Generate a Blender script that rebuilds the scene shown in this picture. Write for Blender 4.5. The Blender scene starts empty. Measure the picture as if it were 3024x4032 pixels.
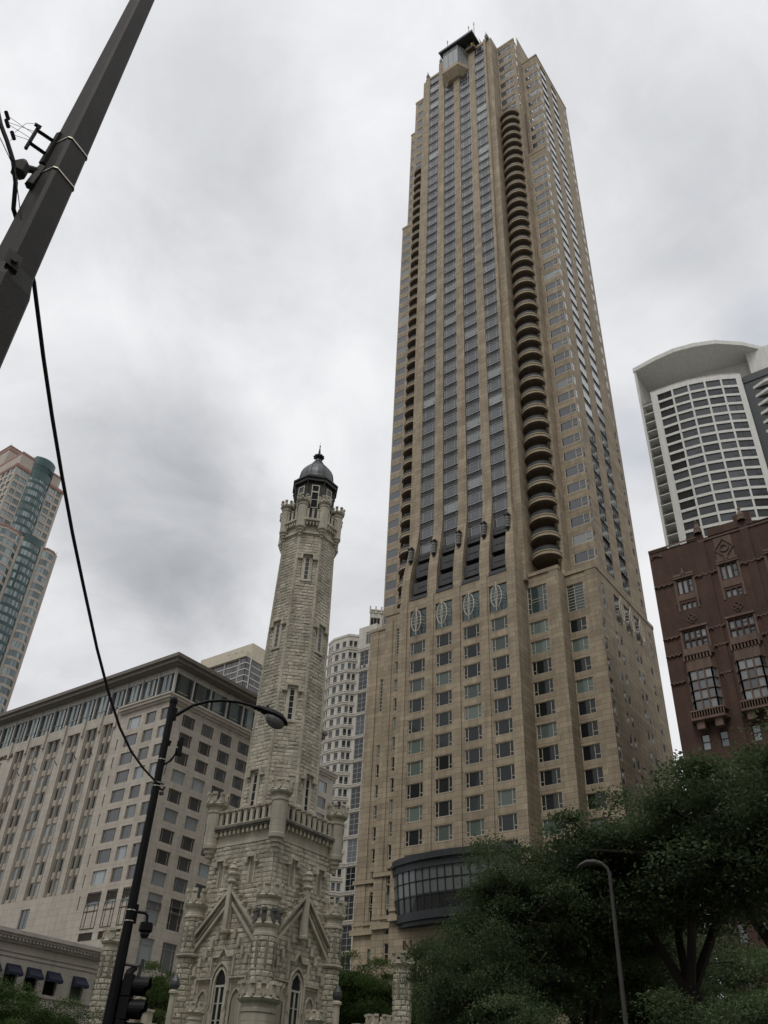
import bpy, math, random
import numpy as np
from mathutils import Matrix, Vector
R=math.radians; PI=math.pi
rnd=random.Random(7)
scene=bpy.context.scene
# ---------------- camera ----------------
cam=bpy.data.cameras.new('camera'); cam_o=bpy.data.objects.new('camera',cam); scene.collection.objects.link(cam_o)
cam.sensor_fit='VERTICAL'; cam.sensor_height=36.0; cam.lens=36.0*3362.73/4032; cam.clip_start=0.1; cam.clip_end=6000
cam_o.matrix_world=Matrix(((0.58397,-0.50501,-0.63557,0),(-0.8106,-0.32063,-0.49002,0),(0.04368,0.80135,-0.5966,1.6),(0,0,0,1)))
scene.camera=cam_o
CAM=np.array([0,0,1.6])
# ---------------- world ----------------
SUN_EL,SUN_AZ=R(58),R(194)      # direction towards the sun (azimuth ccw from +X)
world=bpy.data.worlds.new('World'); scene.world=world; world.use_nodes=True
nt=world.node_tree; nt.nodes.clear(); L=nt.links.new
def wn(t,**k):
    n=nt.nodes.new(t)
    for a,b in k.items(): setattr(n,a,b)
    return n
out=wn('ShaderNodeOutputWorld'); bg=wn('ShaderNodeBackground'); bg.inputs['Strength'].default_value=0.1
sky=wn('ShaderNodeTexSky'); sky.sky_type='NISHITA'; sky.sun_disc=False; sky.sun_elevation=SUN_EL; sky.sun_rotation=R(90)-SUN_AZ; sky.air_density=1.0; sky.dust_density=2.0
tc=wn('ShaderNodeTexCoord')
def vmath(op,a,b=None,s=None):
    n=wn('ShaderNodeVectorMath',operation=op)
    if hasattr(a,'links'): L(a,n.inputs[0])
    else: n.inputs[0].default_value=a
    if b is not None:
        if hasattr(b,'links'): L(b,n.inputs[1])
        else: n.inputs[1].default_value=b
    if s is not None: n.inputs['Scale'].default_value=s
    return n
def fmath(op,a,b=0.0,clamp=False):
    n=wn('ShaderNodeMath',operation=op); n.use_clamp=clamp
    for i,v in enumerate((a,b)):
        if hasattr(v,'links'): L(v,n.inputs[i])
        else: n.inputs[i].default_value=v
    return n.outputs[0]
D=tc.outputs['Generated']
sep=wn('ShaderNodeSeparateXYZ'); L(D,sep.inputs[0])
zz=fmath('MAXIMUM',fmath('ADD',sep.outputs['Z'],0.25),0.06)
comb=wn('ShaderNodeCombineXYZ'); L(fmath('DIVIDE',sep.outputs['X'],zz),comb.inputs[0]); L(fmath('DIVIDE',sep.outputs['Y'],zz),comb.inputs[1])
def noise(vec,scale,detail,rough,dist=0.0,off=(0,0,0)):
    m=vmath('ADD',vec,off); n=wn('ShaderNodeTexNoise'); n.inputs['Scale'].default_value=scale; n.inputs['Detail'].default_value=detail
    n.inputs['Roughness'].default_value=rough; n.inputs['Distortion'].default_value=dist; L(m.outputs[0],n.inputs['Vector']); return n
n1=noise(comb.outputs[0],1.9,6,0.55,0.3,(3.1,1.7,0)); n2=noise(comb.outputs[0],5.0,9,0.62,0.5,(8,2,4))
base=fmath('ADD',fmath('MULTIPLY',n1.outputs['Fac'],0.62),fmath('MULTIPLY',n2.outputs['Fac'],0.38))
# cloud banks: (direction, radius, amount) ; amount>0 darkens
warp=vmath('SCALE',vmath('SUBTRACT',n1.outputs['Color'],(0.5,0.5,0.5)).outputs[0],s=0.30)
dw=vmath('ADD',D,warp.outputs[0]).outputs[0]
BL=[((0.455,0.675,0.581),0.19,0.24),((0.47,0.611,0.637),0.12,0.05),((0.354,0.705,0.615),0.12,0.04),((0.463,0.731,0.501),0.14,0.05),((0.25,0.452,0.856),0.17,0.17),((0.335,0.562,0.756),0.14,0.04),((0.529,0.036,0.848),0.17,0.09),((0.514,0.485,0.707),0.15,-0.06),((0.444,0.787,0.429),0.12,-0.12),((0.3,0.27,0.915),0.2,-0.1),((0.865,0.241,0.44),0.2,-0.12),((0.504,0.149,0.851),0.1,-0.05),((0.346,0.637,0.689),0.12,-0.06),((0.129,0.48,0.867),0.2,-0.05)]
acc=base
for (dx,dy,dz),rad,amt in BL:
    d=vmath('DISTANCE',dw,(dx,dy,dz)).outputs['Value']
    mr=wn('ShaderNodeMapRange',interpolation_type='SMOOTHSTEP'); L(d,mr.inputs['Value']); mr.inputs['From Min'].default_value=rad; mr.inputs['From Max'].default_value=rad*0.25
    acc=fmath('ADD',acc,fmath('MULTIPLY',mr.outputs[0],-amt))
ramp=wn('ShaderNodeValToRGB'); L(acc,ramp.inputs[0]); cr=ramp.color_ramp; cr.elements[0].position=0.10; cr.elements[1].position=0.62
cr.elements[0].color=(0.43,0.445,0.475,1); cr.elements[1].color=(0.90,0.905,0.925,1); e=cr.elements.new(0.40); e.color=(0.69,0.703,0.73,1)
cl=vmath('SCALE',ramp.outputs[0],s=9.5)
# thin blue gaps
nb=noise(comb.outputs[0],2.6,5,0.5,0.2,(1,9,2))
gap=fmath('MULTIPLY',fmath('SUBTRACT',nb.outputs['Fac'],0.64,True),1.5,True)
acc2=gap
for (dx,dy,dz),rad,amt in [((0.724,0.217,0.655),0.09,0.3),((0.689,0.048,0.723),0.09,0.22),((0.654,0.057,0.755),0.06,0.08)]:
    d=vmath('DISTANCE',dw,(dx,dy,dz)).outputs['Value']
    mr=wn('ShaderNodeMapRange',interpolation_type='SMOOTHSTEP'); L(d,mr.inputs['Value']); mr.inputs['From Min'].default_value=rad; mr.inputs['From Max'].default_value=0.0
    acc2=fmath('ADD',acc2,fmath('MULTIPLY',mr.outputs[0],amt))
# overhead the cloud deck is brighter than near the horizon
zen=wn('ShaderNodeMapRange'); L(sep.outputs['Z'],zen.inputs['Value']); zen.inputs['From Min'].default_value=0.1; zen.inputs['From Max'].default_value=1.0; zen.inputs['To Min'].default_value=0.92; zen.inputs['To Max'].default_value=1.12
clz=wn('ShaderNodeVectorMath',operation='SCALE'); L(cl.outputs[0],clz.inputs[0]); L(zen.outputs[0],clz.inputs['Scale'])
skb=vmath('SCALE',sky.outputs[0],s=1.15)
mix=wn('ShaderNodeMix',data_type='RGBA'); L(fmath('MINIMUM',acc2,0.8),mix.inputs['Factor']); L(clz.outputs[0],mix.inputs['A']); L(skb.outputs[0],mix.inputs['B'])
L(mix.outputs['Result'],bg.inputs[0]); L(bg.outputs[0],out.inputs[0])
# ---------------- sun ----------------
sl=bpy.data.lights.new('sun','SUN'); sl.energy=1.2; sl.angle=R(22); sl.color=(1,0.96,0.9)
so=bpy.data.objects.new('sun',sl); scene.collection.objects.link(so)
sd=Vector((math.cos(SUN_EL)*math.cos(SUN_AZ),math.cos(SUN_EL)*math.sin(SUN_AZ),math.sin(SUN_EL)))
so.rotation_euler=sd.to_track_quat('Z','Y').to_euler()
scene.view_settings.view_transform='Standard'; scene.view_settings.look='None'; scene.view_settings.gamma=1; scene.view_settings.exposure=0.0
scene.render.engine='CYCLES'; scene.cycles.max_bounces=5; scene.cycles.diffuse_bounces=3
scene.render.resolution_x=768; scene.render.resolution_y=1024

# ---------------- materials ----------------
MATS={}
def mk(name):
    m=bpy.data.materials.new(name); m.use_nodes=True; MATS[name]=m; t=m.node_tree; b=t.nodes['Principled BSDF']; return m,t,b
def nd(t,ty,**k):
    n=t.nodes.new(ty)
    for a,b in k.items(): setattr(n,a,b)
    return n
def sc(c,s): return (min(c[0]*s,1),min(c[1]*s,1),min(c[2]*s,1),1)
def tonemul(t,col,lo,hi):
    a=nd(t,'ShaderNodeAttribute'); a.attribute_name='tone'
    mr=nd(t,'ShaderNodeMapRange'); t.links.new(a.outputs['Fac'],mr.inputs[0]); mr.inputs['To Min'].default_value=lo; mr.inputs['To Max'].default_value=hi
    v=nd(t,'ShaderNodeVectorMath',operation='SCALE'); t.links.new(col,v.inputs[0]); t.links.new(mr.outputs[0],v.inputs['Scale']); return v.outputs[0]
def weather(t,col,scale=0.35,amt=0.25,streak=0.25,dark=(0.5,0.5,0.5)):
    tcn=nd(t,'ShaderNodeTexCoord'); mp=nd(t,'ShaderNodeMapping'); mp.inputs['Scale'].default_value=(1,1,0.12); t.links.new(tcn.outputs['Object'],mp.inputs[0])
    n=nd(t,'ShaderNodeTexNoise'); n.inputs['Scale'].default_value=scale; n.inputs['Detail'].default_value=7; n.inputs['Roughness'].default_value=0.62; t.links.new(tcn.outputs['Object'],n.inputs['Vector'])
    n2=nd(t,'ShaderNodeTexNoise'); n2.inputs['Scale'].default_value=1.6; n2.inputs['Detail'].default_value=5; t.links.new(mp.outputs[0],n2.inputs['Vector'])
    mr=nd(t,'ShaderNodeMapRange'); t.links.new(n.outputs['Fac'],mr.inputs[0]); mr.inputs['From Min'].default_value=0.3; mr.inputs['From Max'].default_value=0.7; mr.inputs['To Min'].default_value=1-amt; mr.inputs['To Max'].default_value=1+amt*0.6
    mr2=nd(t,'ShaderNodeMapRange'); t.links.new(n2.outputs['Fac'],mr2.inputs[0]); mr2.inputs['From Min'].default_value=0.35; mr2.inputs['From Max'].default_value=0.75; mr2.inputs['To Min'].default_value=1-streak; mr2.inputs['To Max'].default_value=1.05
    mm=nd(t,'ShaderNodeMath',operation='MULTIPLY'); t.links.new(mr.outputs[0],mm.inputs[0]); t.links.new(mr2.outputs[0],mm.inputs[1])
    v=nd(t,'ShaderNodeVectorMath',operation='SCALE'); t.links.new(col,v.inputs[0]); t.links.new(mm.outputs[0],v.inputs['Scale']); return v.outputs[0]
def stone(name,c,bw,bh,ms=0.02,mort=0.55,var=0.08,amt=0.2,streak=0.2,bump=0.25,c2=None,scale=0.35,rough=0.9):
    m,t,b=mk(name); uv=nd(t,'ShaderNodeUVMap')
    br=nd(t,'ShaderNodeTexBrick'); t.links.new(uv.outputs[0],br.inputs['Vector']); br.inputs['Scale'].default_value=1
    br.inputs['Brick Width'].default_value=bw; br.inputs['Row Height'].default_value=bh; br.inputs['Mortar Size'].default_value=ms; br.inputs['Mortar Smooth'].default_value=0.2
    br.inputs['Color1'].default_value=sc(c,1+var); br.inputs['Color2'].default_value=sc(c2 or c,1-var); br.inputs['Mortar'].default_value=sc(c,mort)
    col=weather(t,br.outputs['Color'],scale,amt,streak); col=tonemul(t,col,0.82,1.18); t.links.new(col,b.inputs['Base Color']); b.inputs['Roughness'].default_value=rough
    n=nd(t,'ShaderNodeTexNoise'); n.inputs['Scale'].default_value=9; n.inputs['Detail'].default_value=4; t.links.new(uv.outputs[0],n.inputs['Vector'])
    a=nd(t,'ShaderNodeMath',operation='SUBTRACT'); t.links.new(n.outputs['Fac'],a.inputs[0]); t.links.new(br.outputs['Fac'],a.inputs[1])
    bp=nd(t,'ShaderNodeBump'); bp.inputs['Strength'].default_value=bump; bp.inputs['Distance'].default_value=0.04; t.links.new(a.outputs[0],bp.inputs['Height']); t.links.new(bp.outputs[0],b.inputs['Normal'])
    return m
def plain(name,c,rough=0.6,metal=0.0,amt=0.12,streak=0.12,bump=0.0,scale=0.8,bs=12,tone=(0.85,1.15),spec=0.5):
    m,t,b=mk(name); rgb=nd(t,'ShaderNodeRGB'); rgb.outputs[0].default_value=(*c,1)
    col=weather(t,rgb.outputs[0],scale,amt,streak); col=tonemul(t,col,*tone); t.links.new(col,b.inputs['Base Color']); b.inputs['Roughness'].default_value=rough; b.inputs['Metallic'].default_value=metal
    b.inputs['Specular IOR Level'].default_value=spec
    if bump:
        n=nd(t,'ShaderNodeTexNoise'); n.inputs['Scale'].default_value=bs; n.inputs['Detail'].default_value=6; tcn=nd(t,'ShaderNodeTexCoord'); t.links.new(tcn.outputs['Object'],n.inputs['Vector'])
        bp=nd(t,'ShaderNodeBump'); bp.inputs['Strength'].default_value=bump; bp.inputs['Distance'].default_value=0.03; t.links.new(n.outputs['Fac'],bp.inputs['Height']); t.links.new(bp.outputs[0],b.inputs['Normal'])
    return m
def glass(name,dark,light,thr=0.6,spec=0.5,ior=1.6,metal=0.0,rough=0.06,wav=0.03):
    """window glass over a dim room or a drawn blind; which one varies from pane to pane"""
    m,t,b=mk(name); oi=nd(t,'ShaderNodeObjectInfo'); a=nd(t,'ShaderNodeAttribute'); a.attribute_name='tone'
    s=nd(t,'ShaderNodeMath',operation='ADD'); t.links.new(oi.outputs['Random'],s.inputs[0]); t.links.new(a.outputs['Fac'],s.inputs[1])
    f=nd(t,'ShaderNodeMath',operation='FRACT'); t.links.new(s.outputs[0],f.inputs[0])
    cr=nd(t,'ShaderNodeValToRGB'); t.links.new(f.outputs[0],cr.inputs[0]); r=cr.color_ramp
    r.elements[0].position=0; r.elements[0].color=(*dark,1); r.elements[1].position=1; r.elements[1].color=(*light,1)
    e=r.elements.new(thr); e.color=sc(dark,1.8); e=r.elements.new(min(thr+0.12,0.98)); e.color=tuple(0.55*light[i]+0.45*dark[i] for i in range(3))+(1,)
    t.links.new(cr.outputs[0],b.inputs['Base Color']); b.inputs['Roughness'].default_value=rough; b.inputs['IOR'].default_value=ior; b.inputs['Metallic'].default_value=metal; b.inputs['Specular IOR Level'].default_value=spec
    tcn=nd(t,'ShaderNodeTexCoord'); n=nd(t,'ShaderNodeTexNoise'); n.inputs['Scale'].default_value=0.7; n.inputs['Detail'].default_value=1; t.links.new(tcn.outputs['Object'],n.inputs['Vector'])
    bp=nd(t,'ShaderNodeBump'); bp.inputs['Strength'].default_value=wav*4; bp.inputs['Distance'].default_value=0.05; t.links.new(n.outputs['Fac'],bp.inputs['Height']); t.links.new(bp.outputs[0],b.inputs['Normal'])
    return m
stone('tan_stone',(0.375,0.310,0.222),2.6,0.78,0.026,0.38,0.14,0.18,0.22,0.2)
stone('tan_ashlar',(0.385,0.32,0.228),1.6,0.6,0.02,0.5,0.06,0.12,0.12,0.2)
plain('dark_spandrel',(0.06,0.061,0.064),0.55,0.2,0.2,0.3)
plain('cream_frame',(0.56,0.52,0.43),0.5)
plain('silver_frame',(0.42,0.43,0.42),0.4,0.3)
plain('dark_metal_and_gap_shade',(0.03,0.033,0.036),0.4,0.3,0.2,0.2)  # real dark metal, also the painted darkness behind the balustrades
plain('slate_metal',(0.038,0.044,0.048),0.45,0.4,0.2,0.2)
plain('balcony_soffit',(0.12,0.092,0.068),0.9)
glass('tower_glass',(0.035,0.037,0.044),(0.24,0.27,0.26),0.80,0.5,1.85)
glass('sky_glass',(0.06,0.065,0.07),(0.22,0.24,0.25),0.6,0.5,3.6,wav=0.0)
glass('base_glass',(0.010,0.012,0.013),(0.15,0.195,0.17),0.62,0.5,1.42)
glass('green_glass',(0.025,0.042,0.042),(0.11,0.15,0.145),0.6,0.5,1.6)
plain('rail_metal',(0.05,0.055,0.06),0.5,0.3)
stone('hotel_stone',(0.50,0.46,0.40),2.3,1.05,0.02,0.55,0.04,0.12,0.15,0.1)
plain('hotel_rib',(0.42,0.385,0.32),0.85,0,0.15,0.25)
plain('roof_soffit',(0.17,0.155,0.135),0.8)
m_,t_,b_=mk('bay_glass'); a_=nd(t_,'ShaderNodeAttribute'); a_.attribute_name='tone'; c_=nd(t_,'ShaderNodeValToRGB'); t_.links.new(a_.outputs['Fac'],c_.inputs[0]); c_.color_ramp.elements[0].color=(0.008,0.009,0.01,1); c_.color_ramp.elements[1].color=(0.14,0.15,0.155,1); t_.links.new(c_.outputs[0],b_.inputs['Base Color']); b_.inputs['Roughness'].default_value=0.08
glass('hotel_glass',(0.03,0.034,0.038),(0.34,0.39,0.42),0.58,0.5,1.8)
plain('bronze_louver',(0.09,0.075,0.055),0.6)
plain('bronze',(0.10,0.07,0.045),0.5,0.5)
stone('grey_limestone',(0.54,0.52,0.465),3.0,1.0,0.02,0.7,0.03,0.1,0.12,0.1)
glass('grey_glass',(0.015,0.018,0.022),(0.10,0.12,0.14),0.6,0.5,1.55)
stone('rose_stone',(0.44,0.39,0.335),1.9,0.9,0.02,0.7,0.04,0.1,0.1,0.1)
plain('rose_band',(0.33,0.19,0.16),0.8)
plain('teal_metal',(0.045,0.085,0.085),0.4,0.3)
glass('teal_glass',(0.03,0.05,0.052),(0.26,0.33,0.33),0.5,0.5,1.9)
plain('brown_glass_bay',(0.05,0.04,0.035),0.3,0.2)
glass('brown_glass',(0.03,0.03,0.03),(0.09,0.09,0.09),0.5,0.5,1.8)
plain('beige_panel',(0.50,0.45,0.355),0.85)
plain('pale_trim',(0.50,0.49,0.46),0.8)
plain('white_concrete',(0.70,0.705,0.67),0.85,0,0.06,0.10)
glass('white_tower_glass',(0.02,0.022,0.025),(0.09,0.10,0.11),0.6,0.5,1.6)
stone('red_brick',(0.092,0.050,0.038),0.42,0.14,0.018,0.85,0.10,0.28,0.25,0.15,scale=0.25)
plain('terracotta',(0.165,0.112,0.085),0.85,0,0.2,0.25,0.3)
glass('brick_glass',(0.05,0.053,0.056),(0.24,0.25,0.26),0.5,0.5,1.8)
plain('rock_face',(0.71,0.665,0.54),0.95,0,0.22,0.34,0.7,0.5,7,(0.80,1.16))
plain('dressed_stone',(0.67,0.625,0.51),0.9,0,0.2,0.3,0.4,0.6,9,(0.9,1.1))
plain('mortar',(0.36,0.33,0.255),0.95)
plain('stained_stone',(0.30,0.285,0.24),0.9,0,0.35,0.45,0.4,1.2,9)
plain('lead_grey',(0.13,0.14,0.145),0.45,0.5,0.35,0.35)
plain('lantern_metal',(0.045,0.045,0.042),0.5,0.4,0.3,0.3)
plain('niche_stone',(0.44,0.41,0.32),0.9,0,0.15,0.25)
plain('white_wood',(0.62,0.60,0.52),0.6)
glass('tower_window_glass',(0.02,0.022,0.025),(0.2,0.2,0.2),0.85,0.5,1.5)
plain('black_paint',(0.006,0.006,0.007),0.55,0.0,0.3,0.2,spec=0.25)
plain('pole_paint',(0.062,0.056,0.05),0.6,0.0,0.3,0.3,0.08,3,60,spec=0.3)
plain('steel_band',(0.62,0.58,0.48),0.35,0.8)
plain('cable_rubber',(0.015,0.015,0.016),0.6)
plain('grey_galvanised',(0.075,0.072,0.068),0.65,0.2)
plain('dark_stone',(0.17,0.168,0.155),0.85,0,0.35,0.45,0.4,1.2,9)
plain('lamp_glass',(0.22,0.22,0.21),0.25,0,0.3,0.1)
plain('awning_cloth',(0.02,0.025,0.05),0.85)
stone('pale_civic_stone',(0.62,0.575,0.51),1.8,0.6,0.015,0.75,0.03,0.1,0.15,0.1)
plain('bark',(0.045,0.036,0.028),0.95,0,0.3,0.2,0.8,2,14)
plain('asphalt',(0.05,0.05,0.052),0.9,0,0.2,0,0.4)
plain('paving',(0.30,0.29,0.27),0.9,0,0.2,0)
plain('grass_green',(0.04,0.07,0.02),0.95)
plain('yellow_cloth',(0.55,0.38,0.03),0.9)
plain('cyan_glass',(0.12,0.42,0.46),0.2)
def leafmat(name,c,c2):
    m,t,b=mk(name); a=nd(t,'ShaderNodeAttribute'); a.attribute_name='tone'
    cr=nd(t,'ShaderNodeValToRGB'); t.links.new(a.outputs['Fac'],cr.inputs[0]); cr.color_ramp.elements[0].color=(*c,1); cr.color_ramp.elements[1].color=(*c2,1)
    t.links.new(cr.outputs[0],b.inputs['Base Color']); b.inputs['Roughness'].default_value=0.7; b.inputs['Specular IOR Level'].default_value=0.25
    tr=nd(t,'ShaderNodeBsdfTranslucent'); t.links.new(cr.outputs[0],tr.inputs[0]); mx=nd(t,'ShaderNodeMixShader'); mx.inputs[0].default_value=0.4
    o=t.nodes['Material Output']; t.links.new(b.outputs[0],mx.inputs[1]); t.links.new(tr.outputs[0],mx.inputs[2]); t.links.new(mx.outputs[0],o.inputs['Surface'])
leafmat('locust_leaves',(0.048,0.076,0.032),(0.125,0.168,0.078))
glass('crown_glass',(0.20,0.21,0.22),(0.42,0.44,0.46),0.5,0.5,2.6)  # pale base colour holds reflected sky as well as white panels
leafmat('elm_leaves',(0.036,0.068,0.018),(0.12,0.18,0.05))

# ---------------- mesh building ----------------
col=scene.collection
class MB:
    def __init__(s): s.v=[]; s.f=[]; s.t=[]; s.uv=[]; s.mi=[]; s.sm=[]
    def face(s,pts,tone=0.5,uv=None,mi=0,smooth=False):
        i=len(s.v); s.v.extend(tuple(map(float,p)) for p in pts); s.f.append(tuple(range(i,i+len(pts)))); s.t.append(tone); s.mi.append(mi); s.sm.append(smooth)
        if uv is None:
            a,b,c=(np.array(pts[k],float) for k in (0,1,2)); n=np.cross(b-a,c-a)
            if len(pts)>3: n=n+np.cross(c-a,np.array(pts[3],float)-a)
            l=np.linalg.norm(n)
            if l<1e-12 or abs(n[2])/l>0.7: uv=[(p[0],p[1]) for p in pts]
            else:
                tx,ty=-n[1],n[0]; q=math.hypot(tx,ty); tx/=q; ty/=q
                if abs(tx)+abs(ty)>0 and (tx<-0.7 or ty<-0.7): tx,ty=-tx,-ty
                uv=[(p[0]*tx+p[1]*ty,p[2]) for p in pts]
        s.uv.append(uv)
    def box(s,x0,x1,y0,y1,z0,z1,tone=0.5,mi=0,skip=''):
        x0,x1=sorted((x0,x1)); y0,y1=sorted((y0,y1)); z0,z1=sorted((z0,z1))
        P=lambda a,b,c:(a,b,c)
        F={'-y':[P(x0,y0,z0),P(x1,y0,z0),P(x1,y0,z1),P(x0,y0,z1)],'+x':[P(x1,y0,z0),P(x1,y1,z0),P(x1,y1,z1),P(x1,y0,z1)],
           '+y':[P(x1,y1,z0),P(x0,y1,z0),P(x0,y1,z1),P(x1,y1,z1)],'-x':[P(x0,y1,z0),P(x0,y0,z0),P(x0,y0,z1),P(x0,y1,z1)],
           '+z':[P(x0,y0,z1),P(x1,y0,z1),P(x1,y1,z1),P(x0,y1,z1)],'-z':[P(x0,y1,z0),P(x1,y1,z0),P(x1,y0,z0),P(x0,y0,z0)]}
        for k,q in F.items():
            if k not in skip: s.face(q,tone,mi=mi)
    def fbox(s,F,s0,s1,z0,z1,d0,d1,tone=0.5,mi=0):
        s0,s1=sorted((s0,s1)); z0,z1=sorted((z0,z1)); d0,d1=sorted((d0,d1))
        c=[[F(a,z,d) for a in (s0,s1)] for z in (z0,z1) for d in (d0,d1)]  # z0d0,z0d1,z1d0,z1d1
        (a,b),(c_,d_),(e,f),(g,h)=c
        for q in ((c_,d_,h,g),(b,a,e,f),(a,c_,g,e),(d_,b,f,h),(g,h,f,e),(a,b,d_,c_)): s.face(q,tone,mi=mi)
    def prism(s,poly,z0,z1,tone=0.5,mi=0,caps=True,smooth=False):
        n=len(poly)
        for i in range(n):
            a,b=poly[i],poly[(i+1)%n]; s.face([(a[0],a[1],z0),(b[0],b[1],z0),(b[0],b[1],z1),(a[0],a[1],z1)],tone,mi=mi,smooth=smooth)
        if caps: s.face([(p[0],p[1],z1) for p in poly],tone,mi=mi); s.face([(p[0],p[1],z0) for p in reversed(poly)],tone,mi=mi)
    def lathe(s,prof,n=16,c=(0,0),a0=0.0,tone=0.5,mi=0,smooth=False):
        rm=max(r for r,z in prof)
        for (r0,z0),(r1,z1) in zip(prof,prof[1:]):
            for i in range(n):
                A=a0+2*PI*i/n; B=a0+2*PI*(i+1)/n; ca,sa,cb,sb=math.cos(A),math.sin(A),math.cos(B),math.sin(B)
                q=[(c[0]+r0*ca,c[1]+r0*sa,z0),(c[0]+r0*cb,c[1]+r0*sb,z0),(c[0]+r1*cb,c[1]+r1*sb,z1),(c[0]+r1*ca,c[1]+r1*sa,z1)]
                u=[(A*rm,z0),(B*rm,z0),(B*rm,z1),(A*rm,z1)]
                if r1<1e-4: q=q[:3]; u=u[:3]
                if r0<1e-4: q=[q[0],q[2],q[3]]; u=[u[0],u[2],u[3]]
                s.face(q,tone,u,mi,smooth)
    def tube(s,pts,r,n=8,tone=0.5,mi=0,caps=True):
        P=[np.array(p,float) for p in pts]; rr=r if isinstance(r,(list,tuple)) else [r]*len(P); rings=[]; prev=None
        for i,p in enumerate(P):
            d=(P[min(i+1,len(P)-1)]-P[max(i-1,0)]); d=d/max(np.linalg.norm(d),1e-9)
            if prev is None:
                a=np.array([0,0,1.]) if abs(d[2])<0.9 else np.array([1.,0,0]); u=np.cross(d,a)
            else: u=prev-d*np.dot(prev,d)
            u/=np.linalg.norm(u); prev=u; w=np.cross(d,u)
            rings.append([p+rr[i]*(math.cos(2*PI*k/n)*u+math.sin(2*PI*k/n)*w) for k in range(n)])
        for a,b in zip(rings,rings[1:]):
            for k in range(n): s.face([a[k],a[(k+1)%n],b[(k+1)%n],b[k]],tone,mi=mi,smooth=True)
        if caps: s.face(list(reversed(rings[0])),tone,mi=mi); s.face(rings[-1],tone,mi=mi)
    def mesh(s,name,mats):
        me=bpy.data.meshes.new(name); me.from_pydata(s.v,[],s.f)
        for m in (mats if isinstance(mats,(list,tuple)) else [mats]): me.materials.append(MATS[m])
        at=me.attributes.new('tone','FLOAT','FACE'); at.data.foreach_set('value',s.t)
        ul=me.uv_layers.new(name='UVMap'); ul.data.foreach_set('uv',[c for u in s.uv for p in u for c in p])
        me.polygons.foreach_set('material_index',s.mi); me.polygons.foreach_set('use_smooth',s.sm); me.update(); return me
    def build(s,name,mats,parent=None,kind=None,label=None,group=None,cat=None):
        return place(s.mesh(name,mats),name,parent,kind=kind,label=label,group=group,cat=cat)
def place(me,name,parent=None,loc=(0,0,0),rz=0,kind=None,label=None,group=None,cat=None):
    o=bpy.data.objects.new(name,me); col.objects.link(o); o.location=loc; o.rotation_euler=(0,0,rz)
    if parent is not None:
        o.parent=parent
        if parent in WORLDROOT: o.matrix_parent_inverse=Matrix.Translation(-Vector(parent.location))   # children are given in world coordinates
    for k,v in (('kind',kind),('label',label),('group',group),('category',cat)):
        if v: o[k]=v
    return o
WORLDROOT=set()
def thing(name,label,cat,loc=(0,0,0),group=None,rz=0,local=False):
    o=place(None,name,None,loc,rz,label=label,group=group,cat=cat)
    if not local: WORLDROOT.add(o)
    return o
def FE(X,ox=0,oy=0): return lambda s,z,d:(X-d-ox,s-oy,z)        # face looking to -X, s runs along Y
def FN(Y,ox=0,oy=0): return lambda s,z,d:(s-ox,Y-d-oy,z)        # face looking to -Y, s runs along X
def wall(mb,F,s0,s1,z0,z1,holes=(),rev=0.25,tone=0.5,flip=False):
    H=[(max(a,s0),min(b,s1),max(c,z0),min(d,z1)) for a,b,c,d in holes]; H=[h for h in H if h[0]<h[1] and h[2]<h[3]]
    def q(p):
        mb.face(list(reversed(p)) if flip else p,tone)
    zs=sorted(set([z0,z1]+[h[2] for h in H]+[h[3] for h in H]))
    for a,b in zip(zs,zs[1:]):
        if b-a<1e-6: continue
        hs=sorted((h[0],h[1]) for h in H if h[2]<=a+1e-6 and h[3]>=b-1e-6); x=s0
        for h0,h1 in hs+[(s1,s1)]:
            if h0-x>1e-6: q([F(x,a,0),F(h0,a,0),F(h0,b,0),F(x,b,0)])
            x=max(x,h1)
    for a,b,c,d in H:
        q([F(a,c,0),F(b,c,0),F(b,c,-rev),F(a,c,-rev)]); q([F(a,d,-rev),F(b,d,-rev),F(b,d,0),F(a,d,0)])
        q([F(a,c,-rev),F(a,d,-rev),F(a,d,0),F(a,c,0)]); q([F(b,c,0),F(b,d,0),F(b,d,-rev),F(b,c,-rev)])
WC={}
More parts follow.
